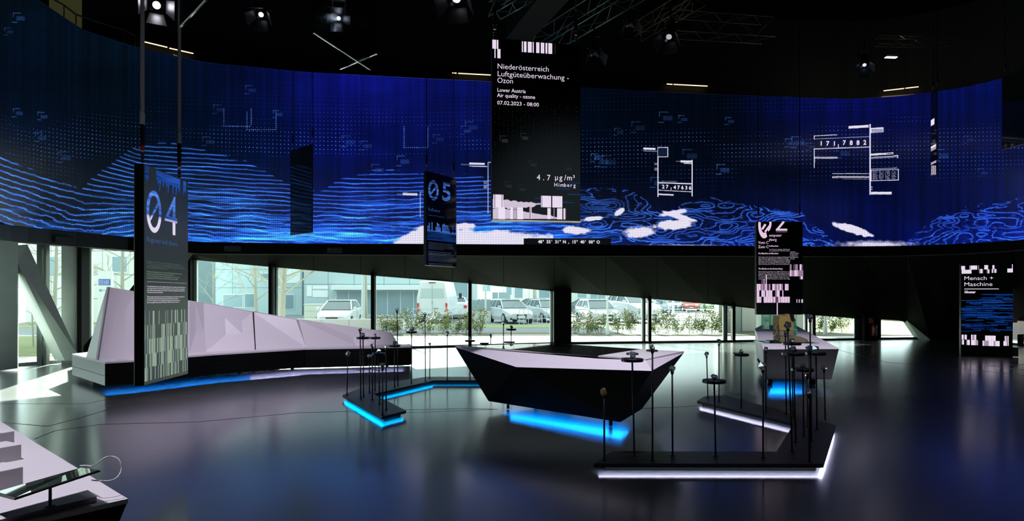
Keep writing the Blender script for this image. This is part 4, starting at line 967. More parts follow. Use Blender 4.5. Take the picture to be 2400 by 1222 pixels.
mb = MB(); ext(mb, [(1821,774),(1853,774),(1854,786),(1820,786)], -.13, .16); mb.build('ankle_band', bm2, root)
mb = MB(); ext(mb, [(1821,787),(1868,787.5),(1887,795),(1882,800),(1866,801),(1821,800.5)], -.14, .15); mb.build('foot', bm2, root)
mb = MB(); ext(mb, [(1844,737),(1853,737),(1855,752),(1848,751)], -.14, -.12); mb.build('black_flap', M['black'], root)
for pts in ([(1819,757),(1814,768),(1819,776)], [(1819,778),(1810,791),(1821,797)], [(1836,740),(1838,736.5),(1846,736.5)]):
    mb = MB(); mb.path([((x-1836)*k, -.05, (801-y)*k) for x, y in pts], .012, 6); mb.build('strap', bm2, root)
o = MB().bbox((-.42, -.25, 0), (.55, .35, .012), .004).build('acrylic_plate', M['caseglass']); o.location = (q.x, q.y, .741); tag(o, 'thin clear plate under the boot exhibit', 'plate')
# glass cases behind
def gcase(x0, x1, yb, yt, dep, label):
    a = H(x0, yb, .745); b = H(x1, yb, .745); w2 = b.x-a.x; h2 = (yb-yt)*a.y/FPX
    root = empty('glass_case', a, 0, label, 'glass case', 'glass cases on the grey table')
    t = .006
    for nm, lo, hi in (('pane', (0,0,0), (w2,t,h2)), ('pane', (0,dep-t,0), (w2,dep,h2)), ('pane', (0,0,0), (t,dep,h2)), ('pane', (w2-t,0,0), (w2,dep,h2)), ('lid', (0,0,h2-t), (w2,dep,h2))):
        MB().box(lo, hi).build(nm, M['caseglass'], root)
    mb = MB(); e = .005
    for A_ in ((0,0),(w2,0),(w2,dep),(0,dep)): mb.tube((*A_,0), (*A_,h2), e, n=4)
    R4 = [(0,0,h2),(w2,0,h2),(w2,dep,h2),(0,dep,h2),(0,0,h2)]; mb.path([Vector(v) for v in R4], e, 4)
    mb.build('polished_edges', M['green_edge'], root)
gcase(1803, 1858, 774, 734, .5, 'tallest green-edged glass case behind the boot exhibit')
gcase(1855, 1864.5, 777, 748, .3, 'small green-edged glass case right of the boot, furthest back')
gcase(1855, 1866, 783, 760, .3, 'small green-edged glass case right of the boot, middle of three')
gcase(1853, 1868, 789, 773, .3, 'small green-edged glass case right of the boot, nearest of three')

# ------------------------------------------------------------------ long bench
def bench():
    F2 = [(169,830),(246,849),(315,845),(444,834.3),(506,829.5),(599,824),(717,817),(832,814.7),(966,812.3)]
    zs_ = .5; zb = .10
    fr = [H(x, y, zs_) for x, y in F2]; fr[2] = Vector((-6.49, 11.0, zs_))
    backs = [Vector((-2.35,14.75,zs_)), Vector((-5.2,14.0,zs_)), Vector((-6.6,12.9,zs_)), Vector((-7.4,12.6,zs_)), Vector((-8.35,12.75,zs_))]
    poly = fr + backs
    c = Vector((-5.5, 12.6, 0)); root = empty('faceted_bench', c, 0, 'long curved lilac-white bench with faceted backrest and black front under the windows', 'bench')
    L = lambda q: q - c
    n = len(poly)
    MB().prism([(L(q).x, L(q).y) for q in poly], zs_-.03, zs_).build('seat', M['white'], root)
    ins = poly
    for i in range(len(fr)-1):
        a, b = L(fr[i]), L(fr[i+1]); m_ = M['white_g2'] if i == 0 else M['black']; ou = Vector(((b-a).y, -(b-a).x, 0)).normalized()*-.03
        off = ou if i else ou*0
        MB().add([(a.x,a.y,zs_-.03),(b.x,b.y,zs_-.03),(b.x,b.y,zb),(a.x,a.y,zb),(a.x+ou.x,a.y+ou.y,zs_-.03),(b.x+ou.x,b.y+ou.y,zs_-.03),(b.x+ou.x,b.y+ou.y,zb),(a.x+ou.x,a.y+ou.y,zb)],
                 [(0,3,2,1),(4,5,6,7),(3,7,6,2),(0,1,5,4),(0,4,7,3),(1,2,6,5)]).build('end_panel' if i == 0 else 'front_panel', m_, root)
    a, b = L(fr[-1]), L(backs[0]); MB().add([(a.x,a.y,zs_-.03),(b.x,b.y,zs_-.03),(b.x,b.y,zb),(a.x,a.y,zb)], [(0,1,2,3)]).build('end_panel', M['black'], root)
    MB().prism([(L(q).x, L(q).y) for q in poly], zb+.16, zb+.17).build('underside', M['black'], root)
    for a_, b_ in zip(backs[:-1], backs[1:]):  # unseen rear skirt added to stop sun passing under the bench
        a, b = L(a_), L(b_); MB().add([(a.x,a.y,zs_-.03),(b.x,b.y,zs_-.03),(b.x,b.y,.012),(a.x,a.y,.012)], [(0,1,2,3)]).build('rear_panel', M['black'], root)
    # backrest
    B = {i: H(x, y, zs_) for i, (x, y) in enumerate([(444,828.5),(482,825),(599,820),(717,814.7),(832,810),(929,808)])}
    T = {0: P(444,707,12.62), 1: P(478,711,13.05), 2: P(593,732,13.75), 3: P(698,749.5,14.05), 4: P(822,768,14.75), 5: P(911,780,14.7)}
    W0, W1 = H(228,844,zs_), H(315,838,zs_); W0.y += 0; X0_, X1_ = P(254,673,11.55), P(318,683.5,11.95)
    Wb, Xb = Vector((-7.72, 11.6, zs_)), P(250.5, 673, 11.75)
    def part(name, pts, faces, m='white', back=Vector((0.02, .16, 0))):
        pts = [L(q) for q in pts]; nn = len(pts); V = pts + [q + back for q in pts]; F = list(faces) + [tuple(i+nn for i in reversed(f)) for f in faces]
        ed = {}
        for f in faces:
            for i in range(len(f)):
                e = (f[i], f[(i+1)%len(f)]); ed[e] = 1
        for (a, b) in list(ed):
            if (b, a) not in ed: F.append((b, a, a+nn, b+nn))
        MB().add(V, F).build(name, M[m], root)
    part('backrest', [W0, W1, X1_, X0_], [(0,1,2,3)], back=Vector((-.03,.0,0)))
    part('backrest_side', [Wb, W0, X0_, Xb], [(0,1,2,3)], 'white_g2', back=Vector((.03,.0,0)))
    part('backrest', [W1, B[0], T[0], X1_], [(0,1,2,3)])
    part('backrest', [B[0], B[1], T[1], T[0]], [(0,1,2,3)])
    part('backrest', [B[1], H(597.5,820.2,zs_), P(591.8,731.7,13.75), T[1]], [(0,1,2,3)])
    part('backrest', [B[2], B[3], T[2]], [(0,1,2)])
    part('backrest', [B[3], T[3]+Vector((0,-.12,0)), T[2]], [(0,1,2)])
    part('backrest', [B[3], B[4], T[3]], [(0,1,2)])
    part('backrest', [B[4], T[5], T[4], T[3]], [(0,1,2,3)])
    part('backrest', [B[4], B[5], T[5]], [(0,1,2)])
    part('backrest_seam', [H(597.5,820.2,zs_), H(599.5,820,zs_), P(594,732.2,13.74), P(591.8,731.7,13.74)], [(0,1,2,3)], 'black')
    # casters, under-lights and loose cables
    for x, y in ((557,876), (681,865.5), (905,856)):
        q = L(H(x, y+4, .0)) + Vector((0,.12,0)); MB().tube((q.x-.03,q.y,.045), (q.x+.03,q.y,.045), .045, n=12).tube((q.x,q.y,.05), (q.x,q.y,.12), .018).build('caster', M['blackmetal'], root)
    def strip(nm, m, i0, i1):
        pts = []
        for q in fr[i0:i1]: pts.append(L(q) + Vector((-.28, .42, 0)))
        for q in pts: q.z = .20
        MB().path(pts, .018, 6).build(nm, M[m], root)
    strip('blue_underlight', 'ledblue2', 1, 6); strip('lavender_underlight', 'lavunder', 5, 9)
    MB().bbox((L(H(270,845,zs_)).x-.0, L(H(270,845,zs_)).y, zs_), (L(H(270,845,zs_)).x+.22, L(H(270,845,zs_)).y+.05, zs_+.004), .002).build('vent_grille', M['white_g'], root)
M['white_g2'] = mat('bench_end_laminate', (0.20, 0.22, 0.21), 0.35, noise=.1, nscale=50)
bench()
for pts, lab in (([(500,889),(530,876),(560,880),(590,872),(640,873)], 'thin black cable lying on the floor under the bench, left of its middle foot'), ([(600,874),(620,868),(645,871),(668,866)], 'short thin black cable on the floor beside the middle foot of the bench'), ([(835,868),(870,866),(890,869),(905,866)], 'thin black cable on the floor under the right part of the bench')):
    P3 = [H(x, y, .008) for x, y in pts]; sm_ = []
    for i in range(len(P3)-1):
        for t in (0, .33, .66): sm_.append(P3[i].lerp(P3[i+1], t) + Vector((0, math.sin((i+t)*2.2)*.05, 0)))
    mb = MB(); mb.path(sm_, .006, 5); tag(mb.build('floor_cable', M['cable'], origin=P3[0]), lab, 'cable')

# ------------------------------------------------------------------ white table in the left foreground
def table_left():
    zt = .88; c = Vector((-2.2, 2.3, 0)); root = empty('exhibit_table', c, 0, 'white angular table with black body in the bottom left corner', 'table'); L = lambda q: (q[0]-c.x, q[1]-c.y)
    poly = [(-1.365,2.275), (-2.94,3.68), (-4.3,2.6), (-2.9,.35)]
    MB().prism([L(q) for q in poly], zt-.016, zt).build('tabletop', M['white2'], root)
    lo = inset([L(q) for q in poly], .225); n = 4; hi = [L(q) for q in poly]
    MB().add([(x*.995, y*.995, zt-.017) for x, y in hi] + [(x, y, .1) for x, y in lo], [(i, (i+1)%n, n+(i+1)%n, n+i) for i in range(n)] + [(3,2,1,0), (4,5,6,7)]).build('black_body', M['black'], root)
    for x, y in inset(hi, .3): MB().tube((x-.03,y,.05), (x+.03,y,.05), .05, n=12).tube((x,y,.05), (x,y,.1), .02).build('caster', M['blackmetal'], root)
table_left()
pb = [(-1.45,2.235), (-2.25,2.985), (-3.3,2.3), (-2.35,.85)]
o = MB().prism([(x+2.3, y-2.3) for x, y in pb], 0, .02).build('plinth_sheet', M['white2']); o.location = (-2.3, 2.3, .8805); tag(o, 'raised flat white sheet on the white table in the bottom left corner', 'plinth')
def step(x0, x1, y0, y1, h, label, rot=0):
    o = MB().bbox((-(x1-x0), 0, 0), (0, y1-y0, h), .002).build('white_step', M['white2']); o.location = (x1, y0, .901); o.rotation_euler = (0,0,rot); tag(o, label, 'block', 'white blocks on the corner table')
step(-.6-1.81, -1.81, 2.37, 2.51, .068, 'front white block at the left edge behind the tablet', R(62))
step(-.6-2.10, -2.10, 2.74, 2.87, .066, 'rear white block at the left edge of the corner table', R(62))
step(-.5-2.27, -2.27, 2.92, 3.03, .085, 'smallest white block at the very back of the corner table', R(62))
# tablet
tq = [Vector((-1.515,1.95,.986)), Vector((-1.425,2.215,1.0)), Vector((-1.545,2.30,.986)), Vector((-1.66,2.05,.972))]
root = empty('tablet', tq[0], 0, 'flat dark glossy tablet screen lying tilted above the corner table', 'tablet'); L = lambda q: q - tq[0]
dn = Vector((0,0,-.008))
MB().add([L(q+dn*.2) for q in tq] + [L(q+dn) for q in tq], [(0,1,2,3),(7,6,5,4)] + [(i,4+i,4+(i+1)%4,(i+1)%4) for i in range(4)]).build('casing', M['frame'], root)
MB().add([L(q.lerp(sum(tq, Vector())/4, .04)) for q in tq] + [L(q.lerp(sum(tq, Vector())/4, .04)+dn*.2) for q in tq], [(0,1,2,3)] + [(i,4+i,4+(i+1)%4,(i+1)%4) for i in range(4)]).build('screen_glass', M['glassblack'], root)
ctr = sum(tq, Vector())/4
MB().tube(L(Vector((ctr.x, ctr.y, .901))), L(ctr+dn), .005, n=10).build('stalk', M['blackmetal'], root)
MB().lathe([(0,0),(.015,0),(.015,.003),(0,.004)], L(Vector((ctr.x, ctr.y, .9012))), 20).build('foot', M['blackmetal'], root)
px_ = [(188,1092,2.34),(203,1092,2.32),(218,1093,2.27),(232,1083,2.27),(247,1073,2.28),(262,1070.5,2.3),(275,1075,2.3),(283,1086,2.3),(284.5,1100,2.3),(279,1114,2.28),(268,1124,2.26),(252,1128,2.25),(232,1127.5,2.24),(215,1126,2.25)]
pts = [P(*v) for v in px_]; sm_ = []
for i in range(len(pts)-1):
    a_ = pts[max(i-1,0)]; b_ = pts[i]; c_ = pts[i+1]; d_ = pts[min(i+2,len(pts)-1)]
    for t in (0, .25, .5, .75): sm_.append(.5*((2*b_)+(c_-a_)*t+(2*a_-5*b_+4*c_-d_)*t*t+(3*b_-a_-3*c_+d_)*t**3))
mb = MB(); mb.path(sm_ + [pts[-1]], .0022, 6); tag(mb.build('charging_cable', M['cable_white'], smooth=True, origin=pts[0]), 'thin white cable looping out beyond the corner table behind the tablet', 'cable')

# ------------------------------------------------------------------ fire point
q = wf(2049, 0, -.52)
root = empty('fire_extinguisher', (q.x, q.y, 0), 0, 'red fire extinguisher hanging on the short black column', 'extinguisher')
rd = mat('extinguisher_red', (.42, .03, .02), .3)
MB().lathe([(0,.16),(.075,.17),(.085,.2),(.085,.50),(.07,.56),(.03,.60),(.025,.62)], (0,0,0), 20).build('cylinder', rd, root, True)
MB().box((-.03,-.02,.62), (.03,.02,.66)).tube((0,0,.66), (.09,0,.70), .01).build('valve', M['blackmetal'], root)
mb = MB(); mb.path([Vector(v) for v in ((-.02,0,.64),(-.11,0,.6),(-.12,-.01,.4),(-.11,0,.22))], .012); mb.build('hose', M['blackmetal'], root)
mb = MB(); mb.box((-.06,-.095,.27), (.06,-.078,.47)); mb.build('label_sticker', mat('pale_sticker', (.6,.5,.45), .6), root)
MB().box((-.12,-.03,.02), (.12,.12,.15)).build('bracket', M['black'], root)
q = wf(2041, 0, -.40); zc = P(2041, 752, q.y).z
root = empty('fire_sign', (q.x, q.y, zc), 0, 'red sign with white extinguisher symbol above the fire extinguisher', 'sign')
MB().bbox((-.11,-.01,-.11), (.11,.0,.11), .004).build('plate', mat('sign_red', (.40,.035,.025), .5), root)
MB().box((-.04,-.013,-.07), (.0,-.01,.05)).box((-.055,-.013,.05), (.02,-.01,.07)).box((.03,-.013,-.07), (.07,-.01,.0)).build('symbol', mat('sign_white', (.7,.65,.6), .5), root)

# ------------------------------------------------------------------ floor joints and tape
M['joint'] = mat('floor_joint', (.012,.012,.013), .5)
def joint(pts, idx, w_=.012):
    P3 = [H(x, y, 0) for x, y in pts]; mb = MB()
    for a, b in zip(P3[:-1], P3[1:]):
        d = (b-a).normalized(); q = Vector((-d.y, d.x, 0))*w_
        mb.add([a-q, b-q, b+q, a+q, a-q+Vector((0,0,.0015)), b-q+Vector((0,0,.0015)), b+q+Vector((0,0,.0015)), a+q+Vector((0,0,.0015))], [(4,5,6,7),(0,1,5,4),(1,2,6,5),(2,3,7,6),(3,0,4,7)])
    tag(mb.build('trim_%d' % idx, M['joint']), kind='structure')
joint([(80,1030),(130,1010),(240,995),(460,990),(700,968),(1100,958),(1168,960)], 2, .008)
joint([(0,990),(110,1000),(170,985),(290,950),(380,915),(470,885)], 3, .008)
joint([(0,947),(200,947),(310,925),(400,900)], 4, .006)
joint([(1504,958),(1640,952)], 5, .008); joint([(1960,820),(2080,850),(2180,858),(2400,880)], 6, .01); joint([(900,970),(1160,960)], 7, .006)
P3 = [H(2400,855.5,.0), H(2318,858,.0), H(2400,868,.0)]; mb = MB()
for a, b in ((P3[0], P3[1]), (P3[1], P3[2])):
    d = (b-a).normalized(); q2 = Vector((-d.y, d.x, 0))*.018; mb.prism([(v.x-P3[1].x, v.y-P3[1].y) for v in (a-q2, b-q2, b+q2, a+q2)], .0005, .0025)
o = mb.build('tape_line', mat('white_tape', (.75,.75,.78), .5)); o.location = P3[1]; tag(o, 'thin white tape lines meeting in a point on the floor at the right edge', 'tape')

# ------------------------------------------------------------------ ceiling: beam, trusses, lamps, rail, doorway
def truss(a, b, s, m, label, r=.02, n_=None):
    a, b = Vector(a), Vector(b); L = (b-a).length; d = (b-a).normalized(); u = d.cross(Vector((0,0,1))).normalized(); v = u.cross(d)
    root = empty('lighting_truss', a, 0, label, 'truss'); off = [(u*x + v*y)*s/2 for x, y in ((-1,-1),(1,-1),(1,1),(-1,1))]
    for q in off: MB().tube(q, q + (b-a), r, n=8).build('chord', M[m], root, True)
    n_ = n_ or max(3, int(L/(s*1.15)))
    for k in range(n_):
        t0, t1 = (b-a)*(k/n_), (b-a)*((k+1)/n_)
        for j in range(4):
            p0, p1 = off[j], off[(j+1)%4]; 
            if k % 2: p0, p1 = p1, p0
            MB().tube(p0+t0, p1+t1, r*.5, n=5, cap=False).build('brace', M[m], root)
truss(P(1245,118,15.2), P(1560,-75,11.6), .42, 'truss_green', 'greenish lattice truss running up to the right above the ozone display', .016, 7)
truss(P(1562,56,15.6), P(1800,72,16.6), .5, 'truss_gold', 'warm-lit horizontal lattice truss right of the centre under the ceiling', .010, 5)
truss(P(1490,78,15.8), P(1640,-10,13.6), .34, 'truss_gold', 'warm-lit lattice truss slanting up between the green truss and the horizontal one', .009, 5)
truss(P(2055,96,17.5), P(2250,100,17.2), .22, 'truss_gold', 'small dim lattice truss at the upper right above the white lamp', .008)
truss(P(1160,25,11.2), P(1235,-20,10.2), .24, 'truss_green', 'short piece of lattice truss above the left wire of the ozone display', .010)
a, b = P(1215,70,14.0), P(1330,-70,11.0)
root = empty('roof_beam', a, 0, 'dark grey box beam rising behind the wire of the ozone display', 'beam')
d = (b-a).normalized(); u = d.cross(Vector((0,0,1))).normalized()*.28; v = Vector((0,0,.22)); mb = MB()
mb.add([-u-v, u-v, u+v, -u+v] + [(b-a)+q for q in (-u-v, u-v, u+v, -u+v)], [(0,3,2,1),(4,5,6,7),(0,1,5,4),(1,2,6,5),(2,3,7,6),(3,0,4,7)]); mb.build('beam_box', mat('beam_paint', (.006,.006,.0055), .8, spec=.1), root)

def spot(px, py, d, aim, lit, label, r=.13, col_=(.95,.93,1.0), s=12):
    loc = P(px, py, d); ax = (Vector(aim)-loc).normalized(); root = empty('stage_spotlight', loc, 0, label, 'spotlight')
    MB().tube(-ax*.32, ax*.0, r*.8, r, n=18).tube(-ax*.40, -ax*.32, r*.45, r*.8, n=18).build('lamp_body', M['blackmetal'], root, True)
    MB().tube(ax*.0, ax*.012, r*.42, n=18).build('lens', emis('lit_lens', col_, s) if lit else M['steel'], root)
    u = ax.cross(Vector((0,0,1))).normalized(); w2 = u.cross(ax)
    for k, (e, f) in enumerate(((u, w2), (w2, u), (-u, w2), (-w2, u))):
        p0 = e*r; h = r*.75; tip = p0 + ax*.20 + e*.10
        mb = MB(); mb.add([p0-f*h, p0+f*h, tip+f*h*1.5, tip-f*h*1.5] + [q+e*.004 for q in (p0-f*h, p0+f*h, tip+f*h*1.5, tip-f*h*1.5)], [(0,1,2,3),(7,6,5,4),(0,4,5,1),(1,5,6,2),(2,6,7,3),(3,7,4,0)]); mb.build('barn_door', M['flap'], root)
    mb = MB(); mb.path([-ax*.15-u*(r+.03), -ax*.15-u*(r+.03)+Vector((0,0,.25)), -ax*.15+u*(r+.03)+Vector((0,0,.25)), -ax*.15+u*(r+.03)], .010); mb.tube(-ax*.15+Vector((0,0,.25)), -ax*.15+Vector((0,0,.5)), .016); mb.build('yoke', M['blackmetal'], root)
M['flap'] = mat('barn_door_metal', (.05,.05,.06), .4, metal=.3)
spot(367, 12, 8.6, (-2.0, 3.5, 2.0), True, 'lit spotlight with barn doors between the two grey straps', .11, s=30)
spot(612, 34, 11.0, (-4.0, 6.0, 1.0), True, 'small lit spotlight left of the high glass displays', .10, (.8,.85,.95), 2)
spot(794, 43, 9.3, (-.8, 2.6, 2.0), True, 'bright bluish spotlight behind the high glass displays', .06, (.8,.85,1.0), 40)
spot(1070, -4, 8.2, (-1.6, 4.0, .0), True, 'spotlight with barn doors cut by the top edge left of the ozone display', .13, (.9,.9,1), 2)
spot(1568, 86, 12.5, (1.6, 10.2, 3.0), True, 'spotlight with open barn doors below the warm-lit trusses', .13, (.9,.9,1), .5)
spot(2026, 152, 14.0, (6.0, 10.5, 2.0), True, 'spotlight with bluish glow at the upper right above the video wall', .09, (.5,.6,1), 1.5)
spot(1395, 126, 12.6, (1.9, 10.5, 3.0), False, 'unlit spotlight right of the ozone display top', .10)
spot(1478, 58, 13.0, (2.6, 10.5, 3.0), False, 'unlit spotlight beside the green truss', .10)
spot(1190, 600, 0.01, (0,0,0), False, 'x') if False else None
q = P(2088, 134, 18.5); root = empty('ceiling_lamp', q, R(5), 'small bright rectangular lamp high at the upper right', 'lamp')
MB().bbox((-.17,-.05,0), (.17,.05,.06), .006).build('lamp_housing', M['blackmetal'], root); MB().box((-.165,-.055,-.02), (.165,.045,0)).build('lamp_cover', emis('cool_white_lamp', (.95,1,.85), 2.5), root)
tag(lamp('POINT', q+Vector((0,-.1,-.2)), q, 15, (1,.95,.85), .1), None)
# linear warm lamps on the wall above the screen
for px0, py0, px1, py1, lab in ((338,98,392,111,'warm linear lamp above the left bend of the video wall, left piece'), (397,113,453,125.5,'warm linear lamp above the left bend of the video wall, right piece'), (1060,171,1070,171.6,'very short warm linear lamp piece left of the ozone display'), (1074,172,1150,176,'warm linear lamp left of the ozone display, above the video wall'),
        (1563,197,1576,198,'very short warm linear lamp piece above the video wall, right of centre'), (1579,198,1658,202,'warm linear lamp above the video wall right of centre'), (2071,213,2119,207.5,'warm linear lamp above the right bend of the video wall, left piece'), (2122,207,2153,203.5,'warm linear lamp above the right bend of the video wall, right piece')):
    d0, d1 = interp(SCR, px0)[0]+.35, interp(SCR, px1)[0]+.35; a, b = P(px0, py0, d0), P(px1, py1, d1)
    root = empty('linear_lamp', a, 0, lab, 'lamp', 'warm linear lamps above the video wall')
    MB().tube((0,0,0), b-a, .014, n=8).build('tube', M['warm'], root); MB().tube((0,.02,.03), b-a+Vector((0,.02,.03)), .022, n=6).build('fitting', M['blackmetal'], root)
# gallery ledge bits; the warm light on them is painted in as emission
for i, (px0, py0, px1, py1, lab) in enumerate(((372,128,392,131,'small ledge with painted warm glow left of the right strap above the video wall'), (406,129,450,146,'ledge with painted warm glow behind the right strap above the video wall'), (2068,228,2142,222,'ledge with painted warm glow above the right bend of the video wall'))):
    d0, d1 = interp(SCR, px0)[0]+.3, interp(SCR, px1)[0]+.3; a, b = P(px0, py0, d0), P(px1, py1, d1); e = b-a
    MB().add([(0,0,-.03),(e.x,e.y,e.z-.05),(e.x,e.y,e.z+.02),(0,0,.03),(0,.12,-.03),(e.x,e.y+.12,e.z-.05),(e.x,e.y+.12,e.z+.02),(0,.12,.03)], [(0,1,2,3),(7,6,5,4),(0,4,5,1),(3,2,6,7),(0,3,7,4),(1,5,6,2)]).build('ledge', mat('ledge_glow_paint', (.5,.42,.3), .5, emit=(.5,.33,.16), es=.25))
    o = bpy.data.objects[-1] if False else col.objects[-1]; o.location = a; tag(o, lab, 'ledge', 'ledges above the video wall')
# doorway behind the gallery rail, upper left; its light is painted in as emission
q0, q1 = P(115,0,14.75), P(192,0,15.3)
root = empty('trim_8', q0, 0, kind='structure'); e = q1-q0
dm = mat('doorway_glow_paint', (.10,.10,.035), .7, emit=(.12,.12,.045), es=.22)
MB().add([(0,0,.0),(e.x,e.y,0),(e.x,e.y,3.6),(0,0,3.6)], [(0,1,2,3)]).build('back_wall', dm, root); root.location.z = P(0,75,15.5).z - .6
q = [(110,-10),(150,12),(178,34),(230,52),(290,70),(316,84)]
root = empty('gallery_railing', P(*q[0], 14.2), 0, 'thin black gallery railing above the left end of the video wall', 'railing')
pts = [P(x, y, interp(SCR, x)[0]+.15) - root.location for x, y in q]
mb = MB(); mb.path(pts, .02, 6); mb.build('handrail', M['frame'], root)
for v in pts[1:]: MB().tube(v, v+Vector((0,0,-.5)), .012, n=6).build('baluster', M['frame'], root)
# ------------------------------------------------------------------ outdoors
def flat(name, pts, z, m, label=None, cat=None):
    mb = MB(); n = len(pts); mb.add([(x, y, z) for x, y in pts] + [(x, y, z-.05) for x, y in pts], [tuple(range(n))] + [(i, n+i, n+(i+1)%n, (i+1)%n) for i in range(n)])
    o = mb.build(name, m); o['kind'] = 'structure'; return o
M['pave'] = mat('pale_concrete_paving', (.50,.50,.47), .8, noise=.12, nscale=.8)
M['asphalt'] = mat('grey_asphalt', (.20,.215,.22), .85, noise=.2, nscale=3)
M['grass'] = mat('dry_grass_ground', (.25,.27,.12), .95, noise=.4, nscale=2)
M['soil'] = mat('planting_soil', (.17,.16,.12), .95, noise=.4, nscale=6)
X0, X1 = -75, 75
flat('paving', [(X0,12),(X1,12),(X1,27.0),(X0,27.0)], -.04, M['pave'])
near = [(wf(x,0,.25).x, wf(x,0,.25).y) for x in np.linspace(-420, 2600, 40)]
flat('grass_edge', near + [(x, y+.75) for x, y in reversed(near)], -.02, M['grass'])
flat('planting_strip', [(-9,26.6),(20,26.6),(20,28.6),(-9,28.6)], -.015, M['soil'])
flat('access_road', [(X0,27.0),(X1,27.0),(X1,33.2),(X0,33.2)], -.04, M['asphalt'])
flat('verge', [(X0,33.2),(X1,33.2),(X1,36.8),(X0,36.8)], -.03, M['grass'])
flat('parking_area', [(X0,36.8),(X1,36.8),(X1,140),(X0,140)], -.04, M['asphalt'])
flat('lawn', [(14,27.2),(75,27.2),(75,46),(14,46)], -.02, M['grass'])
flat('lawn', [(-40,17.5),(-11.6,17.5),(-13,26),(-40,26)], -.02, M['grass'])
flat('lawn', [(-30,39),(-12.2,39),(-12.2,41.5),(-30,41.5)], -.02, M['grass'])
# parking bay lines
for i in range(9):
    x = -6 + i*2.75; o = MB().box((0,0,0), (.12,4.8,.01)).build('bay_line', M['pave']); o.location = (x, 37.2, -.035); o.rotation_euler = (0,0,R(-8)); o['kind'] = 'structure'

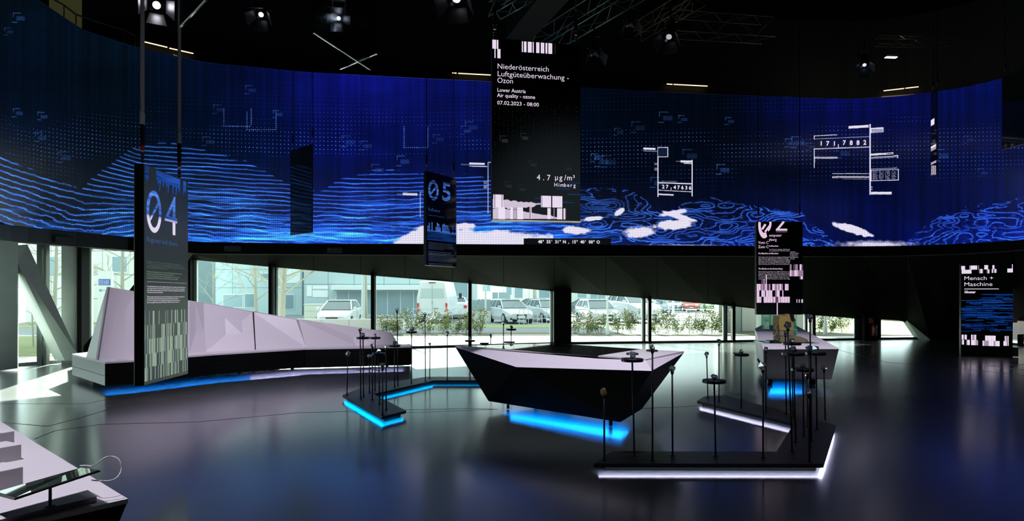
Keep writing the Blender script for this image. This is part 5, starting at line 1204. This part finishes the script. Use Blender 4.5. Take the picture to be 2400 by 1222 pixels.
# vehicles
M['paint'] = {}
def paint(nm, c): 
    if nm not in M['paint']: M['paint'][nm] = mat(nm, c, .22, spec=.6)
    return M['paint'][nm]
M['carglass'] = mat('car_window_glass', (.06,.09,.10), .05, spec=.9)
M['tyre'] = mat('tyre_rubber', (.03,.03,.03), .8); M['rim'] = mat('wheel_rim', (.5,.52,.53), .3, metal=.4)
M['lampglass'] = mat('head_lamp_glass', (.75,.8,.82), .1); M['taillamp'] = mat('tail_lamp_red', (.65,.06,.05), .2); M['plate'] = mat('number_plate', (.75,.78,.8), .5); M['plateblue'] = mat('plate_blue', (.03,.08,.5), .5)
def car(x, y, yaw, pcol, label, L=4.1, W=1.78, Hh=1.45, kind='hatch', rings=False):
    """local x = forward; yaw 0 looks to +x"""
    root = empty('car', (x, y, -.03), yaw, label, 'car', None); m = pcol; s = L/4.2; k = W/1.8; hk = Hh/1.45
    st = [(-2.1,.36,.92,.74),(-2.02,.26,.98,.84),(-1.75,.22,1.0,.89),(-.8,.2,.97,.9),(.4,.2,.94,.9),(1.0,.2,.90,.9),(1.55,.22,.80,.87),(1.9,.24,.70,.80),(2.1,.30,.60,.66)]
    mb = MB(); V = []
    for (a, zl, zb, hw) in st:
        a*=s; hw*=k; zb*=(hk if kind != 'suv' else 1.12*hk); V += [(a,-hw*.92,zl),(a,-hw,zl+.22),(a,-hw*.97,zb-.06),(a,-hw*.88,zb),(a,hw*.88,zb),(a,hw*.97,zb-.06),(a,hw,zl+.22),(a,hw*.92,zl)]
    n = len(st); F = [(i*8+j, i*8+(j+1)%8, (i+1)*8+(j+1)%8, (i+1)*8+j) for i in range(n-1) for j in range(8)] + [tuple(range(7,-1,-1)), tuple((n-1)*8+j for j in range(8))]
    mb.add(V, F).build('body', m, root)
    zb = .93*hk*(1.1 if kind == 'suv' else 1); zr = Hh-.05; rb, rt, ft, fb = (-1.95, -1.65, .05, .98) if kind != 'estate' else (-2.0, -1.8, .0, .95)
    gl = [(rb*s,-.80*k,zb),(fb*s,-.80*k,zb),(ft*s,-.60*k,zr),(rt*s,-.60*k,zr),(rb*s,.80*k,zb),(fb*s,.80*k,zb),(ft*s,.60*k,zr),(rt*s,.60*k,zr)]
    MB().add(gl, [(0,1,2,3),(7,6,5,4),(1,5,6,2),(4,0,3,7),(3,2,6,7)]).build('windows', M['carglass'], root)
    mb = MB(); r_ = [( (rt-.08)*s,-.62*k),((ft+.06)*s,-.62*k),((ft+.06)*s,.62*k),((rt-.08)*s,.62*k)]
    mb.add([(a,b,zr-.01) for a,b in r_] + [(a*.97,b*.9,zr+.05) for a,b in r_], [(3,2,1,0),(4,5,6,7)] + [(i,(i+1)%4,4+(i+1)%4,4+i) for i in range(4)]).build('roof', m, root)
    mb = MB()
    for sg in (-1, 1):
        for (p, q, r2) in (((fb*s,.81*k*sg,zb),(ft*s,.61*k*sg,zr),.035),((rb*s,.81*k*sg,zb),(rt*s,.61*k*sg,zr),.05),((-.55*s,.815*k*sg,zb),(-.6*s,.615*k*sg,zr),.03),((-1.35*s,.81*k*sg,zb),(-1.3*s,.61*k*sg,zr),.04)): mb.tube(p, q, r2, n=5)
    mb.build('pillars', m, root)
    for (a, sg) in ((1.3,-1),(1.3,1),(-1.3,-1),(-1.3,1)):
        wh = MB().tube((a*s, sg*(.70*k), .31), (a*s, sg*(.905*k), .31), .31, n=18).build('wheel', M['tyre'], root)
        MB().tube((a*s, sg*(.900*k), .31), (a*s, sg*(.915*k), .31), .20, n=12).build('hub_cap', M['rim'], wh)
    hz = .60*hk*(1.1 if kind == 'suv' else 1)
    for sg in (-1, 1):
        MB().add([(2.0*s,sg*.72*k,hz),(2.09*s,sg*.42*k,hz-.02),(2.03*s,sg*.40*k,hz+.10),(1.82*s,sg*.74*k,hz+.17),(1.9*s,sg*.6*k,hz),(1.9*s,sg*.5*k,hz),(1.85*s,sg*.5*k,hz+.08),(1.75*s,sg*.6*k,hz+.1)], [(0,1,2,3),(4,7,6,5),(0,4,5,1),(1,5,6,2),(2,6,7,3),(3,7,4,0)]).build('headlight', M['lampglass'], root)
        MB().box((-2.13*s,sg*.68*k-.12,.72*hk), (-1.97*s,sg*.68*k+.12,.90*hk)).build('taillight', M['taillamp'], root)
        mr = MB().bbox((.72*s, sg*.97*k-.09, zb-.0), (.86*s, sg*.97*k+.09, zb+.14), .03).build('wing_mirror', m, root)
    MB().box((2.04*s,-.30*k,.30), (2.13*s,.30*k,.56)).build('grille', M['tyre'], root)
    MB().box((2.05*s,-.72*k,.24), (2.10*s,-.42*k,.36)).box((2.05*s,.42*k,.24), (2.10*s,.72*k,.36)).build('bumper_vents', M['tyre'], root)
    pl = MB().box((2.12*s,-.26,.36), (2.14*s,.26,.47)).build('number_plate', M['plate'], root); MB().box((2.141*s,.21,.36), (2.145*s,.26,.47)).build('plate_band', M['plateblue'], pl)
    MB().box((-2.14*s,-.26,.55), (-2.11*s,.26,.66)).build('number_plate', M['plate'], root)
    if rings:
        mb = MB()
        for q in range(4):
            pts = [Vector((2.14*s, -.10+q*.066+.045*math.cos(t), .52+.045*math.sin(t))) for t in np.linspace(0, 2*math.pi, 13)]; mb.path(pts, .007, 4)
        mb.build('ring_badge', M['lampglass'], root)
    else: MB().tube((2.02*s,0,.60*hk), (2.08*s,0,.60*hk), .05, n=10).build('badge', M['rim'], root)
    return root
white, silver, dkblue, red, green, dark = paint('white_paint', (.72,.75,.78)), paint('silver_paint', (.52,.56,.60)), paint('dark_blue_paint', (.06,.09,.14)), paint('red_paint', (.62,.10,.07)), paint('green_paint', (.35,.55,.25)), paint('dark_grey_paint', (.12,.14,.16))
def X(px, d): return (px-1200)*d/FPX
car(X(796,34.5), 34.5, R(-86), white, 'white hatchback facing the windows left of the van', rings=False)
car(X(1195,39), 39.5, R(-70), silver, 'silver hatchback facing the windows, four-ring badge, below the first right sign', rings=True)
car(X(1166,47), 48, R(-58), white, 'white striped estate car partly hidden behind the silver hatchback', kind='estate', L=4.7)
car(X(1240,52), 53, R(162), dark, 'dark car with red tail lamp right behind the silver hatchback')
car(X(1284,41), 41.5, R(-72), silver, 'silver car cut by the wide black column')
car(X(1066,47), 47.5, R(96), white, 'white car seen from behind, right of the van', kind='suv', Hh=1.6)
car(X(1402,38.5), 39, R(-80), silver, 'pale blue-silver hatchback right of the wide black column', L=4.2)
car(X(1368,50), 52, R(165), dark, 'dark grey car with red tail lamp behind the pale hatchback')
car(X(1440,52), 54, R(170), dark, 'dark car roof showing above the pale hatchback', kind='estate')
car(X(1486,40), 40.4, R(-72), silver, 'large silver off-road car beside the pale hatchback', L=4.6, W=1.95, Hh=1.78, kind='suv')
car(X(1524,44), 46, R(-60), dkblue, 'blue-grey car visible between the window posts', kind='suv', Hh=1.6)
for px, d, pc, lab in ((1534,76,dkblue,'dark blue car far off, left in the red car\'s row'), (1580,76,white,'white car far off beside the dark blue car'), (1597,84,dark,'dark car far off, left neighbour of the red car'), (1620,72,red,'red car far off behind the hedge'), (1668,72,green,'green car far off, right neighbour of the red car')):
    car(X(px,d), d, R(-104), pc, lab, W=1.7)
# the van, rear view
def van():
    d = 38.6; root = empty('van', (X(1013,d), d, -.03), R(-2), 'tall white delivery van seen from behind in the car park', 'van'); w2 = .93
    st = [(0,.52,1.55,2.48,w2,.74),(.25,.45,1.6,2.58,w2+.04,.78),(4.2,.45,1.6,2.55,w2+.04,.78),(5.2,.45,1.35,1.9,w2,.70),(5.9,.5,1.0,1.15,w2-.1,.6)]
    V = []; 
    for (y, z0, zm, z1, a, b) in st: V += [(-a,y,z0),(-a,y,zm),(-b,y,z1-.08),(-b+.1,y,z1),(b-.1,y,z1),(b,y,z1-.08),(a,y,zm),(a,y,z0)]
    n = len(st); F = [(i*8+j, i*8+(j+1)%8, (i+1)*8+(j+1)%8, (i+1)*8+j) for i in range(n-1) for j in range(8)] + [tuple(range(7,-1,-1)), tuple((n-1)*8+j for j in range(8))]
    MB().add(V, F).build('body', white, root)
    for sg in (-1, 1):
        MB().add([(sg*.03,-.012,1.52),(sg*.74,-.012,1.52),(sg*.66,-.012,2.10),(sg*.03,-.012,2.10)], [(0,1,2,3)] ).build('rear_window', mat('pale_van_glass', (.5,.58,.6), .15), root)
        MB().box((sg*.86-.06,-.03,.98), (sg*.86+.06,.02,1.22)).box((sg*.86-.06,-.03,.70), (sg*.86+.06,.02,.93)).build('taillight', M['taillamp'], root)
        MB().tube((sg*.62,.9,.33), (sg*.92,.9,.33), .34, n=18).build('wheel', M['tyre'], root)
        MB().bbox((sg*1.16-.09,4.6,1.5), (sg*1.16+.09,4.75,1.85), .02).build('wing_mirror', M['tyre'], root)
    MB().box((-.012,-.02,.6), (.012,-.005,2.3)).build('door_gap', M['rim'], root)
    MB().box((-.9,-.12,.42), (.9,.05,.56)).build('bumper', M['rim'], root)
    MB().tube((0,-.03,1.27), (0,-.005,1.27), .065, n=14).build('badge', M['rim'], root); MB().box((.05,-.03,.88), (.36,-.005,.91)).build('door_handle', M['tyre'], root)
    MB().box((-.2,-.05,2.44), (.2,.0,2.49)).build('brake_light', M['tyre'], root)
    mb = MB(); mb.path([Vector((-.7,.3,2.55)), Vector((-.7,.3,2.66)), Vector((.7,.3,2.66)), Vector((.7,.3,2.55))], .02); mb.build('roof_rack', M['rim'], root)
    MB().box((-.26,-.14,.3), (.26,-.12,.42)).build('number_plate', M['plate'], root)
van()
# hedge plants
lf = [mat('leaf_green', (.10,.16,.05), .6), mat('leaf_yellow', (.26,.25,.07), .6), mat('leaf_orange', (.36,.17,.09), .6), mat('twig_brown', (.22,.17,.12), .8)]
def shrub_mesh(seed, n=760):
    r = random.Random(seed); tw, fo = MB(), MB()
    for k in range(9):
        a = r.uniform(0, 6.28); b = Vector((math.cos(a)*.25*r.random(), math.sin(a)*.2*r.random(), 0)); t = b + Vector((math.cos(a)*r.uniform(.05,.5), math.sin(a)*.3, r.uniform(.5, 1.05))); tw.tube(b, t, .008, .004, n=4, cap=False)
        for q in range(n//9):
            f = r.uniform(.25, 1.02); p = b.lerp(t, f) + Vector((r.gauss(0,.11), r.gauss(0,.09), r.gauss(0,.05)))*(1.25-.6*f)
            u = Vector((r.uniform(-1,1), r.uniform(-1,1), r.uniform(-.6,.6))).normalized()*r.uniform(.026,.046); w_ = u.cross(Vector((r.random(), r.random(), r.random()+.1))).normalized()*u.length*.6
            mi = (2 if r.random() < .45 else 1) if f > .85 and r.random() < .5 else (0 if r.random() < .8 else 1)
            fo.add([p-u, p+w_, p+u, p-w_], [(0,1,2,3)], mi)
    return tw, fo
sm_ = []
for k in range(4):
    tw, fo = shrub_mesh(k+50); a = tw.build('stems', lf[3]); b = fo.build('foliage', lf[:3]); sm_.append((a.data, b.data))
    bpy.data.objects.remove(a); bpy.data.objects.remove(b)
hs = [(905,27.4),(932,27.4),(965,27.2),(1000,27.5),(1035,27.2),(1068,27.6),(1092,27.3),(1122,27.5),(1350,27.6),(1378,27.3),(1404,27.5),(1452,27.4),(1482,27.5),(1538,27.3),(1562,27.5),(1588,27.2),(1618,27.4),(1645,27.2),(1668,27.4),(1680,27.9),(1918,28.6),(1945,28.3),(1975,28.5)]
words = ['first', 'second', 'third', 'fourth', 'fifth', 'sixth', 'seventh', 'eighth', 'ninth']
for i, (px, d) in enumerate(hs):
    o = empty('hedge_shrub', (X(px,d), d, -.015), i*1.1, None, 'shrub', 'shrubs of the low hedge'); o.scale = (.84, .84, .86+.2*((i*37)%5)/4)
    a_, b_ = sm_[i%4]
    for nm, me in (('stems', a_), ('foliage', b_)):
        c = bpy.data.objects.new(nm, me); col.objects.link(c); c.parent = o
        if nm == 'foliage': c['kind'] = 'stuff'
    if i < 8: lab = 'leafy low shrub outside, %s from the left in the hedge below the van' % words[i]
    elif i < 13: lab = 'leafy low shrub outside, %s right of the wide black column' % words[i-8]
    elif i < 20: lab = 'leafy low shrub outside, %s from the left under the red and green cars' % words[i-13]
    else: lab = 'leafy low shrub outside right of the grey table, %s of three' % words[i-20]
    o['label'] = lab
# bare trees
bark = mat('pale_bark', (.42,.42,.36), .9)
def tree(px, d, h, seed, label, r0=.12, br=5, clear=.3):
    r = random.Random(seed); root = empty('bare_tree', (X(px,d), d, -.03), 0, label, 'tree'); tr = MB(); bb = MB()
    top = Vector((r.uniform(-.3,.3), 0, h)); tr.tube((0,0,0), top*.55, r0, r0*.65, n=8); tr.tube(top*.55, top, r0*.65, r0*.1, n=6)
    def grow(p, dirv, ln, rad, lev):
        q = p + dirv*ln; bb.tube(p, q, rad, rad*.6, n=4 if lev else 5, cap=False)
        if lev >= 3: return
        for k in range(3 if lev < 2 else 2):
            nd = (dirv + Vector((r.uniform(-.75,.75), r.uniform(-.75,.75), r.uniform(-.25,.6)))).normalized(); grow(p.lerp(q, r.uniform(.45,1)), nd, ln*r.uniform(.5,.75), rad*.55, lev+1)
    for k in range(br*3):
        z = clear + (1-clear)*k/(br*3); a = k*2.4; grow(top*z, Vector((math.cos(a), math.sin(a), r.uniform(.25,.8))).normalized(), h*.22*(1.1-z)+.3, r0*.35*(1.15-z), 0)
    tr.build('trunk', bark, root); o = bb.build('branches', bark, root); o['kind'] = 'stuff'
tree(602, 30, 6.5, 1, 'bare tree outside left of the first broad window post', .10, 6, .22)
tree(658, 26, 6.0, 2, 'bare tree outside just right of the first broad window post', .16, 6, .28)
tree(858, 35, 7.0, 3, 'bare tree outside by the lamp post left of the van', .13, 4, .5)
tree(1255, 44, 7, 4, 'bare tree trunk outside right of the silver hatchback', .16, 4, .5)
tree(285, 27, 6, 5, 'bare tree outside behind the white wedge seat', .10, 6, .25)
tree(125, 22, 5.5, 6, 'bare tree outside between the grey columns', .08, 6, .2)
tree(78, 20.5, 3.2, 7, 'thin young tree outside beside the upright grey column', .03, 5, .1)
tree(1682, 36, 6, 8, 'bare tree outside at the right end of the hedge', .14, 3, .5)
tree(500, 34, 5.5, 9, 'slender bare tree outside left in the big window', .05, 6, .2)
# posts, rails, barrier
def pole(px, d, h, r, label, m='pale_post'):
    root = empty('lamp_post', (X(px,d), d, -.03), 0, label, 'post'); MB().tube((0,0,0), (0,0,h), r, r*.7, n=10).build('shaft', M['pale_post'], root); MB().tube((0,0,0), (0,0,.5), r*1.5, n=10).build('base_sleeve', M['pale_post'], root)
M['pale_post'] = mat('pale_painted_post', (.62,.68,.68), .4)
pole(851, 32.4, 6, .09, 'pale lamp post outside left of the black window post by the van'); pole(1138, 38, 7, .06, 'pale post outside left of the silver hatchback'); pole(1424, 26.7, 3.2, .045, 'thin pale post in the hedge before the pale hatchback')
pole(1578, 40, 3, .08, 'pale post outside left of the red car'); pole(1934, 27.0, 4, .055, 'pale post outside right of the grey table'); pole(1188+16, 60, 9, .07, 'far thin pole above the silver hatchback')
def rail(px0, px1, d, z, label, posts=5, grid=False):
    root = empty('railing', (X(px0,d), d, -.03), 0, label, 'railing'); w_ = X(px1,d)-X(px0,d); MB().tube((0,0,z), (w_,0,z), .02, n=6).build('top_rail', M['pale_post'], root)
    if grid: MB().tube((0,0,z*.5), (w_,0,z*.5), .015, n=6).build('middle_rail', M['pale_post'], root)
    for k in range(posts): MB().tube((w_*k/(posts-1),0,0), (w_*k/(posts-1),0,z), .018, n=6).build('post', M['pale_post'], root)
rail(1217, 1292, 33.5, .95, 'pale metal barrier in front of the silver cars', 8, True); rail(1345, 1500, 30.5, 1.0, 'pale rail behind the hedge right of the wide column', 4); rail(1528, 1690, 34, .95, 'pale rail behind the hedge under the red car', 5); rail(955, 1050, 34, .95, 'pale rail before the white van', 3); rail(1060, 1098, 34, .95, 'pale rail right of the van', 2)
# cabinets, sign totem, low wall put in for an unidentified white rectangle
M['pale_wall'] = mat('pale_render', (.62,.64,.60), .8, noise=.06, nscale=.6); M['panelw'] = mat('pale_cyan_cladding', (.42,.52,.54), .6, noise=.05, nscale=.4); M['panelw2'] = mat('grey_cyan_cladding', (.30,.39,.41), .6)
M['offwhite'] = mat('offwhite_sheet', (.75,.72,.68), .7); M['winb'] = mat('building_window_glass', (.22,.32,.36), .15); M['white_frame'] = mat('white_window_frame', (.75,.78,.78), .5)
d = 36.5; root = empty('utility_cabinet', (X(713,d), d, -.03), 0, 'pale grey utility cabinet outside left of the white hatchback', 'cabinet'); w_ = X(759,d)-X(713,d)
MB().bbox((0,0,0), (w_,1.0,1.15), .02).build('housing', M['pale_wall'], root); MB().box((-.03,-.03,1.15), (w_+.03,1.03,1.19)).build('lid', M['white_frame'], root)
for k in range(3): MB().box((.04,-.015,.08+k*.36), (w_-.04,0,.41+k*.36)).build('panel', M['pale_wall'], root)
d = 31.0; root = empty('added_low_wall', (X(690,d), d, -.03), 0, 'low white wall added outside behind the bench back for an unidentified white patch', 'wall'); w_ = X(945,d)-X(690,d)
for k in range(4): MB().bbox((w_*k/4+.005,0,0), (w_*(k+1)/4-.005,.4,.52), .01).build('wall_block', M['offwhite'], root)
d = 20.5; root = empty('sign_totem', (X(229,d), d, -.03), 0, 'white sign totem with a blue field outside the left window', 'sign'); w_ = X(261,d)-X(229,d)
MB().bbox((0,0,0), (w_,.12,2.45), .01).build('board', M['white_frame'], root); MB().box((.03,-.01,1.98), (w_-.03,.0,2.18)).build('blue_field', mat('sign_blue', (.05,.13,.50), .5), root)
MB().tube((.09,-.012,1.82), (.09,0,1.82), .04, n=16).build('round_logo', mat('logo_blue', (.10,.35,.55), .5), root)
mb = MB(); rr = random.Random(2)
for k in range(5):
    for q in range(6): mb.box((.05+q*.055,-.012,2.15-k*.033-.02), (.05+q*.055+rr.uniform(.02,.05),-.0105,2.15-k*.033-.008))
o = mb.build('small_lettering', M['white_frame'], root); o['kind'] = 'stuff'
mb = MB(); put_text(mb, 'DIGI', .15, 1.79, .09, y=-.006); mb.build('logo_lettering', mat('logo_grey', (.4,.45,.48), .5), root)
d = 52; root = empty('billboard_sign', (X(1154,d), d, -.03), 0, 'low grey double board far behind the striped estate car', 'sign')
for a_, b_ in ((0, 13), (15, 42)): MB().bbox((a_*d/FPX,0,1.2), (b_*d/FPX,.1,1.95), .01).build('board', M['panelw2'], root)
MB().tube((.1,.05,0), (.1,.05,1.2), .05).tube((1.3,.05,0), (1.3,.05,1.2), .05).build('legs', M['pale_post'], root)
d = 40; root = empty('waste_enclosure', (X(1106,d), d, -.03), 0, 'pale screen wall enclosure left of the silver hatchback', 'screen wall'); w_ = X(1151,d)-X(1106,d)
for k in range(3): MB().bbox((w_*k/3+.01,0,0), (w_*(k+1)/3-.01,.1,.7), .01).build('lower_panel', M['pale_wall'], root); MB().bbox((w_*k/3+.01,0,.72), (w_*(k+1)/3-.01,.1,1.4), .01).build('upper_panel', M['panelw2'], root)

def building(name, px0, px1, d, h, m, label, wins=(), seams=(), depth=8, floors=()):
    root = empty(name, (X(px0,d), d, -.05), 0, label, 'building'); w_ = X(px1,d)-X(px0,d)
    zz = [0] + list(floors) + [h]; ss = [px0] + list(seams) + [px1]
    for a_, b_ in zip(ss[:-1], ss[1:]):
        for z0, z1 in zip(zz[:-1], zz[1:]):
            xa, xb = X(a_,d)-X(px0,d), X(b_,d)-X(px0,d); MB().box((xa+.015,0,z0+.015), (xb-.015,.15,z1-.015)).build('panel', m, root)
    MB().box((0,.1,0), (w_,depth,h-.02)).build('walls', M['panelw2'], root)
    for (x0, y0, x1, y1, kind) in wins:
        P0, P1 = P(x0, y1, d), P(x1, y0, d); bx0, bx1, bz0, bz1 = P0.x-X(px0,d), P1.x-X(px0,d), P0.z+.05, P1.z+.05; bz0 = max(bz0, 0)
        if kind == 'canopy': MB().bbox((bx0,-1.0,bz0), (bx1,0,bz1), .02).build('canopy', M['pale_post'], root); continue
        if kind == 'light': MB().box((bx0,-.03,bz0), (bx1,.0,bz1)).build('light_panel', M['white_frame'], root); continue
        f = MB().box((bx0,-.04,bz0), (bx1,-.01,bz1)).build('window', M['white_frame'], root)
        MB().box((bx0+.06,-.055,bz0+.06), (bx1-.06,-.04,bz1-.06)).build('pane', M['winb'], f)
        if kind == 'grid':
            nx = max(1, int((bx1-bx0)/.9))
            for q in range(1, nx): MB().box((bx0+(bx1-bx0)*q/nx-.02,-.07,bz0), (bx0+(bx1-bx0)*q/nx+.02,-.05,bz1)).build('mullion', M['white_frame'], f)
    return root
D = 50
building('office_building', 712, 1100, D, 9.5, M['panelw'], 'pale cyan clad hall building with roofed bay behind the white van', wins=[(719,670,731,695,'light'),(733,670,769,678,'light'),(733,681,769,697,'light'),(787,681,1000,740,'grid'),(783,670,1000,680,'canopy'),(1045,668,1056,702,'light'),(1062,660,1098,700,'grid')], seams=(769,830,900,960,1030,1062), floors=(2.6,4.2,6.2), depth=12)
building('office_building', 452, 708, 56, 11, M['panelw'], 'pale office building with panelled front at the left behind bare trees', wins=[(522,690,570,722,'grid'),(572,688,600,722,'win'),(610,640,640,660,'grid'),(672,625,704,664,'light'),(655,690,690,726,'win'),(470,640,505,664,'win')], seams=(505,545,600,650), floors=(2.4,4.0,5.6,7.6), depth=12)
building('office_building', 60, 330, 40, 12, M['pale_wall'], 'cream panelled building outside the left windows', wins=[(262,600,300,640,'win'),(110,600,140,650,'win'),(70,620,95,660,'win')], seams=(120,180,240,290), floors=(1.5,3,4.5,6,7.5), depth=10)
building('office_building', 1122, 1296, 85, 9, mat('pinkish_render', (.72,.64,.60), .8), 'bright pinkish building far off above the silver hatchback', wins=[(1186,672,1200,692,'win'),(1205,674,1226,700,'grid'),(1262,676,1290,700,'grid'),(1130,668,1150,684,'win')], seams=(1180,1240), floors=(3,6), depth=10)
building('office_building', 1340, 1520, 80, 7, mat('greenish_render', (.50,.56,.48), .8), 'pale green building with a fine window grid far off above the pale hatchback', wins=[(1352,682,1376,700,'grid'),(1382,684,1420,702,'grid'),(1432,690,1470,706,'grid')], seams=(1400,1460), floors=(3,), depth=10)
building('office_building', 1525, 1700, 95, 8, M['pale_wall'], 'pale building far off behind the red car', wins=[(1540,700,1570,712,'grid'),(1600,704,1640,716,'grid')], seams=(1600,), floors=(3,), depth=10)
building('annex_building', 1684, 1770, 28.5, 3.4, M['panelw'], 'pale cyan wall of an annex right of the hedge', wins=[(1740,718,1772,776,'light')], seams=(1716,1738), floors=(1.7,), depth=.6)
o = building('annex_building', 1771, 1893, 29.5, 3.4, M['pale_wall'], 'pale annex wall behind the boot exhibit and the glass cases', wins=[(1786,741,1800,766,'win'),(1868,735,1886,775,'light')], seams=(1806,1850), floors=(1.7,), depth=.6)
# distant tree line
for i, (px, d) in enumerate(((1700,60),(1990,60),(2080,56),(2150,110),(2390,40),(1915,48))):
    r = random.Random(i+70); root = empty('bush', (X(px,d), d, -.03), 0, ['green bush far off left of the annex','green bush far off in the right window','green bush beyond the window by the fire extinguisher','green bush beyond the slanting column at right','green bush in the last window at the right edge','green bush beyond the grey table\'s right side'][i], 'bush')
    fo = MB()
    for k in range(900):
        p = Vector((r.gauss(0,1.1), r.gauss(0,.8), abs(r.gauss(.8,.5)))); u = Vector((r.uniform(-1,1),r.uniform(-1,1),r.uniform(-1,1))).normalized()*.09; w_ = u.cross(Vector((.3,r.random(),1))).normalized()*.05; fo.add([p-u,p+w_,p+u,p-w_], [(0,1,2,3)], r.choice((0,0,0,1)))
    o = fo.build('foliage', lf[:3], root); o['kind'] = 'stuff'
    st_ = MB()
    for k in range(6): st_.tube((0,0,0), (r.uniform(-.8,.8), r.uniform(-.4,.4), r.uniform(.6,1.3)), .03, .01, n=5)
    st_.build('stems', bark, root)
